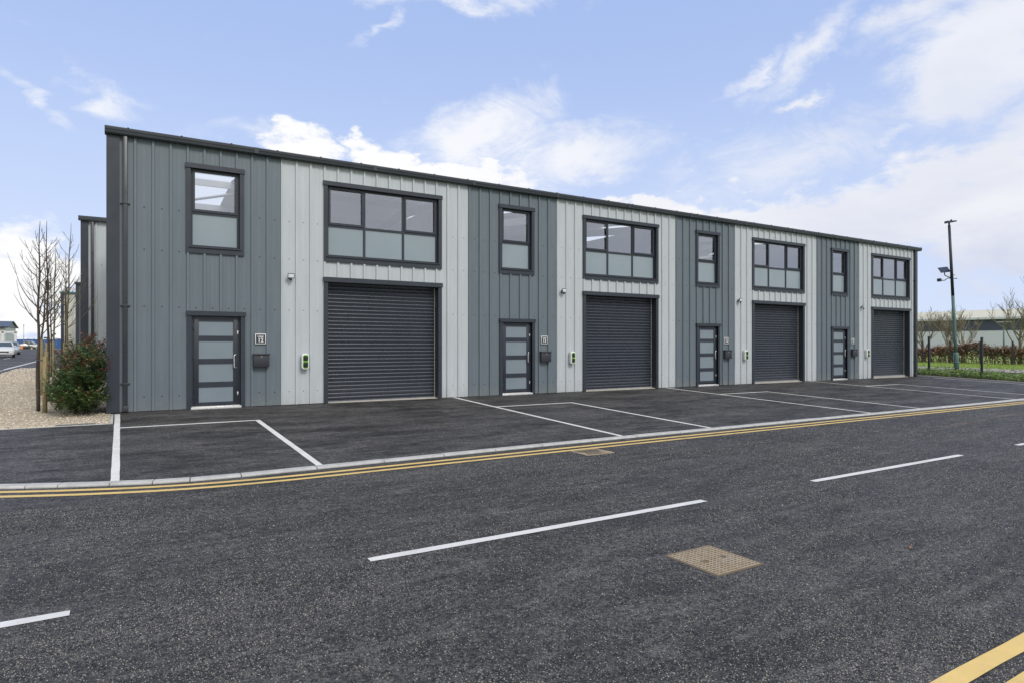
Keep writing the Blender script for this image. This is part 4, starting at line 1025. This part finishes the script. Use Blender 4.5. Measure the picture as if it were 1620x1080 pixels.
# far left: pale building, portal frame, hoarding
def far_left():
    x, y, z = spot(8, 118, 0); b = empty('distant_building', (x, y, .3), 'cream building with a dark roof at the far left edge', 'building')
    m = MB(); m.box(-30, 0, -.5, 0, 14, 4.4); m.build('wall', 'cream_cladding', b)
    m = MB(); m.face([(-30.4, -.5, 4.35), (.5, -.5, 4.35), (.5, 7, 5.6), (-30.4, 7, 5.6)]); m.face([(.5, 14.5, 4.35), (-30.4, 14.5, 4.35), (-30.4, 7, 5.6), (.5, 7, 5.6)]); m.box(-30.4, -.55, 4.15, .5, -.4, 4.4); m.face([(.2, 0, 4.4), (.2, 14, 4.4), (.2, 7, 5.55)]); m.build('roof', 'anthracite_trim', b)
    for k in range(4): m = MB(); m.box(-5.2-k*6+3, -.06, 2.2, -3.0-k*6+2.2, .02, 3.6); m.build('window', 'car_glass', b)
    x, y, z = spot(16, 110, 0); f = empty('portal_frame', (x, y, .2), 'white steel portal frame standing before the blue hoarding', 'steel frame')
    m = MB()
    for sx in (-1.0, .75): m.box(sx*1-.16, -.15, -.3, sx+.16, .15, 3.4)
    m.box(-1.9, -.15, 3.2, 1.0, .15, 3.5)
    for sx, d in ((-1.0, .5), (.75, -.5), (-1.0, -.5)): m.tube([(sx, 0, 2.6), (sx+d, 0, 3.3)], .1, 6)
    m.build('frame', 'white_steel', f)
    x, y, z = spot(36, 160, 0); h = empty('site_hoarding', (x, y, .2), 'long blue hoarding across the far end of the side road', 'hoarding')
    m = MB()
    for k in range(18): m.box(-20+k*2.44, (k % 2)*.04, -.5, -20+k*2.44+2.42, (k % 2)*.04+.06, 2.5)
    m.build('panel', 'blue_hoarding', h)
    x, y, z = spot(27, 120, 0); h = empty('site_barrier', (x, y, .2), 'orange barrier leaning by the portal frame', 'barrier')
    m = MB(); m.box(-.9, -.05, .1, .9, .05, 1.0, bev=.03); m.tube([(-.5, 0, 1.6), (.4, .1, .2)], .06, 6); m.build('panel', 'orange_paint', h)
    x, y, z = spot(37.5, 150, 0); l = empty('street_lamp', (x, y, .3), 'thin distant lamp column above the dark far car', 'street lamp')
    m = MB(); m.tube([(0, 0, -.3), (0, 0, 5.6)], [.09, .06], 8); m.build('pole', 'galvanised_steel', l); m = MB(); m.box(-.12, -.3, 5.55, .12, .3, 5.65, bev=.02); m.build('lantern', 'box_black', l)
far_left()

# ------------------------------------------------------------------ right side
p = (38.7, .20)
lp = empty('street_lamp', (p[0], p[1], gz(*p)), 'tall leaning lamp post with green base and a solar panel halfway up', 'street lamp')
th = R(31.4525); rt = Vector((math.cos(th), -math.sin(th), 0)); fw = Vector((math.sin(th), math.cos(th), 0))
LEAN = -.42*rt
def lpz(z): return LEAN*((z/8.1))+Vector((0, 0, z))
m = MB(); m.tube([lpz(-.3), lpz(1.10), lpz(1.16), lpz(1.18)], [.125, .125, .10, .07], 16); m.tube([lpz(.60), lpz(.66)], .135, 16); m.build('base', 'lamp_green', lp)
m = MB(); m.tube([lpz(z) for z in (1.1, 2, 3, 4.2)], [.085, .082, .08, .078], 14); m.tube([lpz(z) for z in (4.2, 6, 8.0)], [.078, .072, .066], 14, 1); m.tube([lpz(8.0), lpz(8.12)], .045, 10, 1); m.build('pole', ['lamp_green', 'lamp_dark'], lp)
m = MB(); c = lpz(8.16)
b = bmesh.new(); bmesh.ops.create_cube(b, size=1)
for q in b.verts: q.co = c+rt*(.09+q.co.x*.56)+fw*(q.co.y*.22)+Vector((0, 0, q.co.z*.07*(1.3-q.co.x)+.03+.06*q.co.x))
bmesh.ops.bevel(b, geom=b.edges[:], offset=.012, segments=2, affect='EDGES'); m.bm(b); m.tube([c+rt*.12+Vector((0, 0, .05)), c+rt*.12+Vector((0, 0, .15))], .045, 10); m.build('lantern', 'box_black', lp)
c = lpz(5.55); m = MB()
b = bmesh.new(); bmesh.ops.create_cube(b, size=1)
for q in b.verts:
    u, v, w = q.co.x, q.co.y, q.co.z; q.co = c-rt*.40+rt*(u*.52+v*.10)+fw*(v*.42)+Vector((0, 0, v*.30+u*.06+w*.03+.05))
m.bm(b); pan = m.build('solar_panel', 'solar_cell', lp)
m = MB(); m.tube([c-rt*.40, c-rt*.36-Vector((0, 0, .25)), c-rt*.06-Vector((0, 0, .38))], .025, 6); m.tube([c+rt*.3-Vector((0, 0, .42)), c-rt*.2-Vector((0, 0, .40)), c-rt*.38-Vector((0, 0, .52)), c-rt*.55-Vector((0, 0, .52))], .022, 6); m.tube([c+rt*.18-Vector((0, 0, .22)), c-rt*.1-Vector((0, 0, .28))], .018, 6)
m.box(*(c-rt*.66-Vector((.08, .08, .58))), *(c-rt*.66+Vector((.08, .08, -.42)))); m.build('camera_bracket', 'post_black', lp)
for k, (x, y, lb) in enumerate([(36.4, .50, 'black square fence post left of the tall lamp post'), (35.7, -2.2, 'black square fence post right of the tall lamp post')]):
    o = empty('fence_post', (x, y, gz(x, y)), lb, 'fence post', 'black fence posts on the near verge'); m = MB(); m.box(-.045, -.045, -.2, .045, .045, 1.98, bev=.005); m.build('post', 'post_black', o)
    m = MB(); m.box(-.052, -.052, 1.98, .052, .052, 2.0, bev=.004); m.build('cap', 'post_black', o)
FP = [1459, 1503, 1551, 1602, 1656]
for k, px in enumerate(FP):
    th_ = R(31.4525); c, s = math.cos(th_), math.sin(th_); xp = (px-810)/1012; kk = (58.5-CAM.x)/(xp*c+s); y = CAM.y+kk*(-xp*s+c)
    o = tag(None or empty('fence_post', (58.5, y, gz(58.5, y)), ['dark post before the hedge nearest the building', 'dark post before the hedge just left of the lamp post', 'dark post before the hedge between lamp post and near right post', 'dark post before the hedge rightmost in the picture', 'dark post before the hedge beyond the picture edge'][k], 'fence post'), ['dark far post standing before the hedge nearest the building end', 'dark far post before the hedge just left of the lamp post', 'dark far post before the hedge just left of the nearer right post', 'dark far post before the hedge rightmost in view', 'dark far post before the hedge past the right edge'][k], 'fence post', 'far posts before the hedge')
    m = MB(); m.box(-.05, -.05, -.2, .05, .05, 1.85); m.build('post', 'post_black', o)

# beech hedge
def hedge():
    r = random.Random(9); o = empty('beech_hedge', (60.5, 0, gz(60.5, 0)), 'long brown leaved hedge beyond the grass verge', 'hedge')
    m = MB(); st = MB()
    for k in range(30000):
        y = r.uniform(-5, 22); prof = 1.40+.20*math.sin(y*.9)+.12*math.sin(y*2.3+1); z = prof*(1-r.random()**1.5*.98); x = r.gauss(0, .42)
        if z < .7 and r.random() < .75: continue
        c = Vector((x, y, z+(r.uniform(0, .3) if r.random() < .08 else 0))); d = Vector((r.uniform(-1, 1), r.uniform(-1, 1), r.uniform(-.4, .8)))
        red = math.sin(y*.37+2.0)*.5+.5; q = r.random()
        leaf(m, c, d, Vector((0, 0, 1)), r.uniform(.14, .26), r.uniform(.09, .15), 0 if q < .35+.4*red else (1 if q < .8 else 2))
    for k in range(260):
        y = r.uniform(-5, 22); st.tube(curve_pts((r.uniform(-.3, .3), y, -.1), (r.uniform(-.2, .2), r.uniform(-.3, .3), 1), 1.7, 5, .1, .12, r), [.035, .03, .025, .02, .014, .008], 4, cap=False)
    m.build('foliage', ['beech_brown', 'beech_dark', 'beech_olive'], o); st.build('stems', 'bark_pale', o)
hedge()
def bare_tree(loc, H, seed, label, mat='bark_pale', stems=4, spread=.55):
    r = random.Random(seed); o = empty('bare_tree', loc, label, 'tree', 'bare trees behind the hedge'); m = MB(); cr = MB()
    def grow(p, d, L_, rad, lev, tgt):
        n = 6; pts = curve_pts(p, d, L_, n, .10 if lev else .05, .13, r); tgt.tube(pts, [max(.009, rad*(1-.62*i/n)) for i in range(n+1)], 6 if lev < 2 else 4, cap=False)
        if lev >= 4: return
        for k in range(r.randint(3, 4) if lev < 3 else 5):
            i = r.randint(2, n); a = r.uniform(0, 6.28); dd = (pts[i]-pts[i-1]).normalized()+Vector((math.cos(a), math.sin(a), r.uniform(-.1, .4)))*r.uniform(.55, 1.0)
            grow(pts[i], dd, L_*r.uniform(.5, .72), max(.011, rad*.5), lev+1, cr)
    m.tube([(0, 0, -.2), (0, 0, .5), (.03, 0, 1.0)], [.13, .11, .10], 8)
    for k in range(stems):
        a = k*6.28/stems+r.uniform(-.4, .4); grow((.03, 0, .9), (math.cos(a)*spread, math.sin(a)*spread, 1), H*.42, .065, 1, cr)
    grow((0, 0, .9), (r.uniform(-.1, .1), r.uniform(-.1, .1), 1), H*.45, .08, 1, cr)
    m.build('trunk', mat, o); cr.build('crown', mat, o)
def at_px(px, X):
    th_ = R(31.4525); c, s = math.cos(th_), math.sin(th_); xp = (px-810)/1012; kk = (X-CAM.x)/(xp*c+s); return CAM.y+kk*(-xp*s+c)
for i, (px, X, H, lb) in enumerate([(1462, 62.6, 4.3, 'bare twiggy tree behind the hedge close to the building end'), (1502, 62.4, 4.5, 'bare twiggy tree behind the hedge just left of the lamp post'), (1524, 63.2, 4.6, 'bare spreading tree behind the hedge just right of the lamp post'),
                                (1614, 56.5+4, 5.9, 'largest bare tree at the right edge of the picture'), (1650, 64, 5.5, 'bare tree past the right edge behind the hedge')]):
    y = at_px(px, X); bare_tree((X, y, gz(X, y)), H, 31+i, lb, 'bark_pale' if i != 3 else 'bark_olive')
# ground cover on the verge
def cover():
    r = random.Random(3); m = MB()
    for k in range(5200):
        x = 35.1+abs(r.gauss(0, 3.2)); y = r.uniform(-7.3, 14)
        if x > 43.8: continue
        z = gz(x, y); mi = 0 if r.random() < .80 else 1; h = r.uniform(.08, .38)*(1.0+.4*math.sin(y*1.7)*math.sin(x*1.3+.5))
        for j in range(5):
            a = r.uniform(0, 6.28); leaf(m, Vector((x+r.uniform(-.08, .08), y+r.uniform(-.08, .08), z+h*r.uniform(.1, 1))), Vector((math.cos(a), math.sin(a), r.uniform(.1, .9))), Vector((0, 0, 1)), r.uniform(.09, .17), r.uniform(.05, .10), mi)
    struct(m.build('ground_cover', ['plant_green', 'plant_dark']), 'stuff', 'low leafy ground cover plants along the verge edge')
    m = MB()
    for k in range(12000):
        x = 49.1+r.random()*10.8; y = r.uniform(-12, 24); z = gz(x, y)+.02; a = r.uniform(0, 6.28); h = r.uniform(.06, .16); dx, dy = math.cos(a)*.02, math.sin(a)*.02
        m.face([(x-dx, y-dy, z), (x+dx, y+dy, z), (x+r.uniform(-.05, .05), y+r.uniform(-.05, .05), z+h)])
    struct(m.build('grass', 'grass_blade'), 'stuff', 'bright green grass growing on the far verge')
cover()
# distribution warehouse
def warehouse():
    o = empty('warehouse', (174, 0, 0), 'huge low warehouse with curved cream roof, navy upper band and white lower wall', 'building')
    m = MB(); m.box(0, -90, -1, .3, 170, 4.65); 
    k = -90
    while k < 170: m.box(-.06, k, -1, .0, k+.12, 4.64); k += 6
    z = .4
    while z < 4.6: m.box(-.03, -90, z, -.001, 170, z+.05); z += .45
    m.build('lower_wall', 'white_cladding', o)
    m = MB(); m.box(-.1, -90, 4.651, .3, 170, 7.2); m.build('upper_wall', 'navy_cladding', o)
    m = MB(); m.box(-1.2, -91, 7.2, .6, 171, 7.75, bev=.05); m.build('eaves', 'white_cladding', o)
    m = MB(); n = 14
    P = [(-1.0+62*i/n, 7.76+3.0*math.sin(math.pi*i/n)) for i in range(n+1)]
    for a, b in zip(P, P[1:]):
        for q in range(26): m.face([(a[0], -90+q*10, a[1]), (a[0], -80+q*10, a[1]), (b[0], -80+q*10, b[1]), (b[0], -90+q*10, b[1])][::-1])
    for e in (-90, 170): m.face([(p[0], e, p[1]) for p in P])
    m.build('roof', 'cream_roof', o)
    m = MB(); m.box(.3, -90, -1, 60, -89.6, 7.8); m.box(.3, 169.6, -1, 60, 170, 7.8); m.build('end_wall', 'navy_cladding', o)
warehouse()
y = at_px(1588, 120); l = empty('street_lamp', (120, y, -.1), 'small distant twin lamp column in front of the white warehouse wall', 'street lamp')
m = MB(); m.tube([(0, 0, -.2), (0, 0, 5.0)], [.14, .10], 8); m.build('pole', 'lamp_green', l); m = MB(); m.box(-.2, -1.0, 5.0, .2, -.1, 5.15, bev=.03); m.box(-.2, .1, 5.0, .2, 1.0, 5.15, bev=.03); m.build('lantern', 'galvanised_steel', l)

# far tree belt on the horizon
def belt():
    r = random.Random(12); m = MB()
    for k in range(5200):
        a = R(r.uniform(-62, 110)); d = r.uniform(330, 420); x = math.sin(a)*d; y = math.cos(a)*d-16; hh = 5.5+2.5*math.sin(a*23)+1.6*math.sin(a*61)
        z = r.random()**.8*max(2.5, hh)+.2; s_ = r.uniform(.9, 2.2); n = Vector((r.uniform(-1, 1), r.uniform(-1, 1), r.uniform(-.6, .6)))
        leaf(m, Vector((x, y, z)), n, Vector((0, 0, 1)), s_*1.6, s_, 0)
    struct(m.build('far_wood', 'wood_far'), 'stuff', 'hazy belt of distant trees along the horizon')
belt()
# small litter on the road
def litter():
    for (x, y, lb, mt, s_) in [(6.07, -13.78, 'curled brown leaf lying on the road right of the manhole cover', 'beech_brown', .075)]:
        o = MB(); leaf(o, Vector((0, 0, .012)), Vector((1, .2, .15)), Vector((0, 0, 1)), s_, s_*.5, 0); leaf(o, Vector((.01, 0, .014)), Vector((1, .5, .4)), Vector((0, 0, 1)), s_*.8, s_*.4, 0)
        tag(o.build('fallen_leaf', mt, loc=(x, y, rz(x, y))), lb, 'leaf')
    import numpy as np
    g_ = np.random.default_rng(4); fwd = np.array([math.sin(R(31.45)), math.cos(R(31.45))])
    N0 = 4600000; x = g_.uniform(-3, 24, N0); y = g_.uniform(-15.65, -7.95, N0); k = (x-CAM.x)*fwd[0]+(y-CAM.y)*fwd[1]
    # the open-textured surface: the loose and proud chippings thin out away from the pavement side
    keep = g_.random(N0) < np.minimum(1, (3.6/np.maximum(k, 1.5))**2.2)*.62*np.clip(.55+.55*np.sin(x*.9+1.9*np.sin(y*.8)+.5)*np.cos(y*1.1+1.3*np.sin(x*.5))+.35*np.sin(x*3.1+2*np.sin(y*2.3))*np.sin(y*3.7+1.5*np.sin(x*2.1)), .38, 1.25)
    for (a0, a1, b0, b1) in ((4.12, 4.70, -13.37, -12.77), (-9, 30, -15.11, -14.98), (-9, 30, -15.31, -15.19)): keep &= ~((x > a0) & (x < a1) & (y > b0) & (y < b1))
    for i in range(-1, 5): keep &= ~((x > 2.0+5.97*i) & (x < 5.9+5.97*i) & (np.abs(y+11.60+.0045*x) < .056))
    keep &= ~((x > 6.6) & (x < 7.2) & (y > -8.6) & (y < -8.12)) & (y < -8.16)
    x = x[keep]; y = y[keep]; n = len(x); s_ = g_.uniform(.0024, .0056, n)*(1+.07*np.maximum(0, k[keep]-4)); a = g_.uniform(0, 6.28, n); z = -.25-.0025*x
    V = np.zeros((n, 4, 3)); 
    for j in range(3):
        rr = s_*g_.uniform(.7, 1.4, n); V[:, j, 0] = x+np.cos(a+j*2.094)*rr; V[:, j, 1] = y+np.sin(a+j*2.094)*rr; V[:, j, 2] = z+.0003
    V[:, 3, 0] = x+g_.uniform(-.3, .3, n)*s_; V[:, 3, 1] = y+g_.uniform(-.3, .3, n)*s_; V[:, 3, 2] = z+s_*g_.uniform(.5, 1.1, n)
    F = (np.arange(n)[:, None, None]*4+np.array([[0, 1, 3], [1, 2, 3], [2, 0, 3]])[None]).reshape(-1)
    me = bpy.data.meshes.new('road_chippings'); me.vertices.add(n*4); me.vertices.foreach_set('co', V.reshape(-1)); me.loops.add(len(F)); me.loops.foreach_set('vertex_index', F)
    me.polygons.add(n*3); me.polygons.foreach_set('loop_start', np.arange(n*3)*3); me.materials.append(MAT['road_chip']); me.update(calc_edges=True)
    o = bpy.data.objects.new('road_chippings', me); S.collection.objects.link(o)
    struct(o, 'stuff', 'grey and buff stone chippings standing proud in the road surface')
litter()
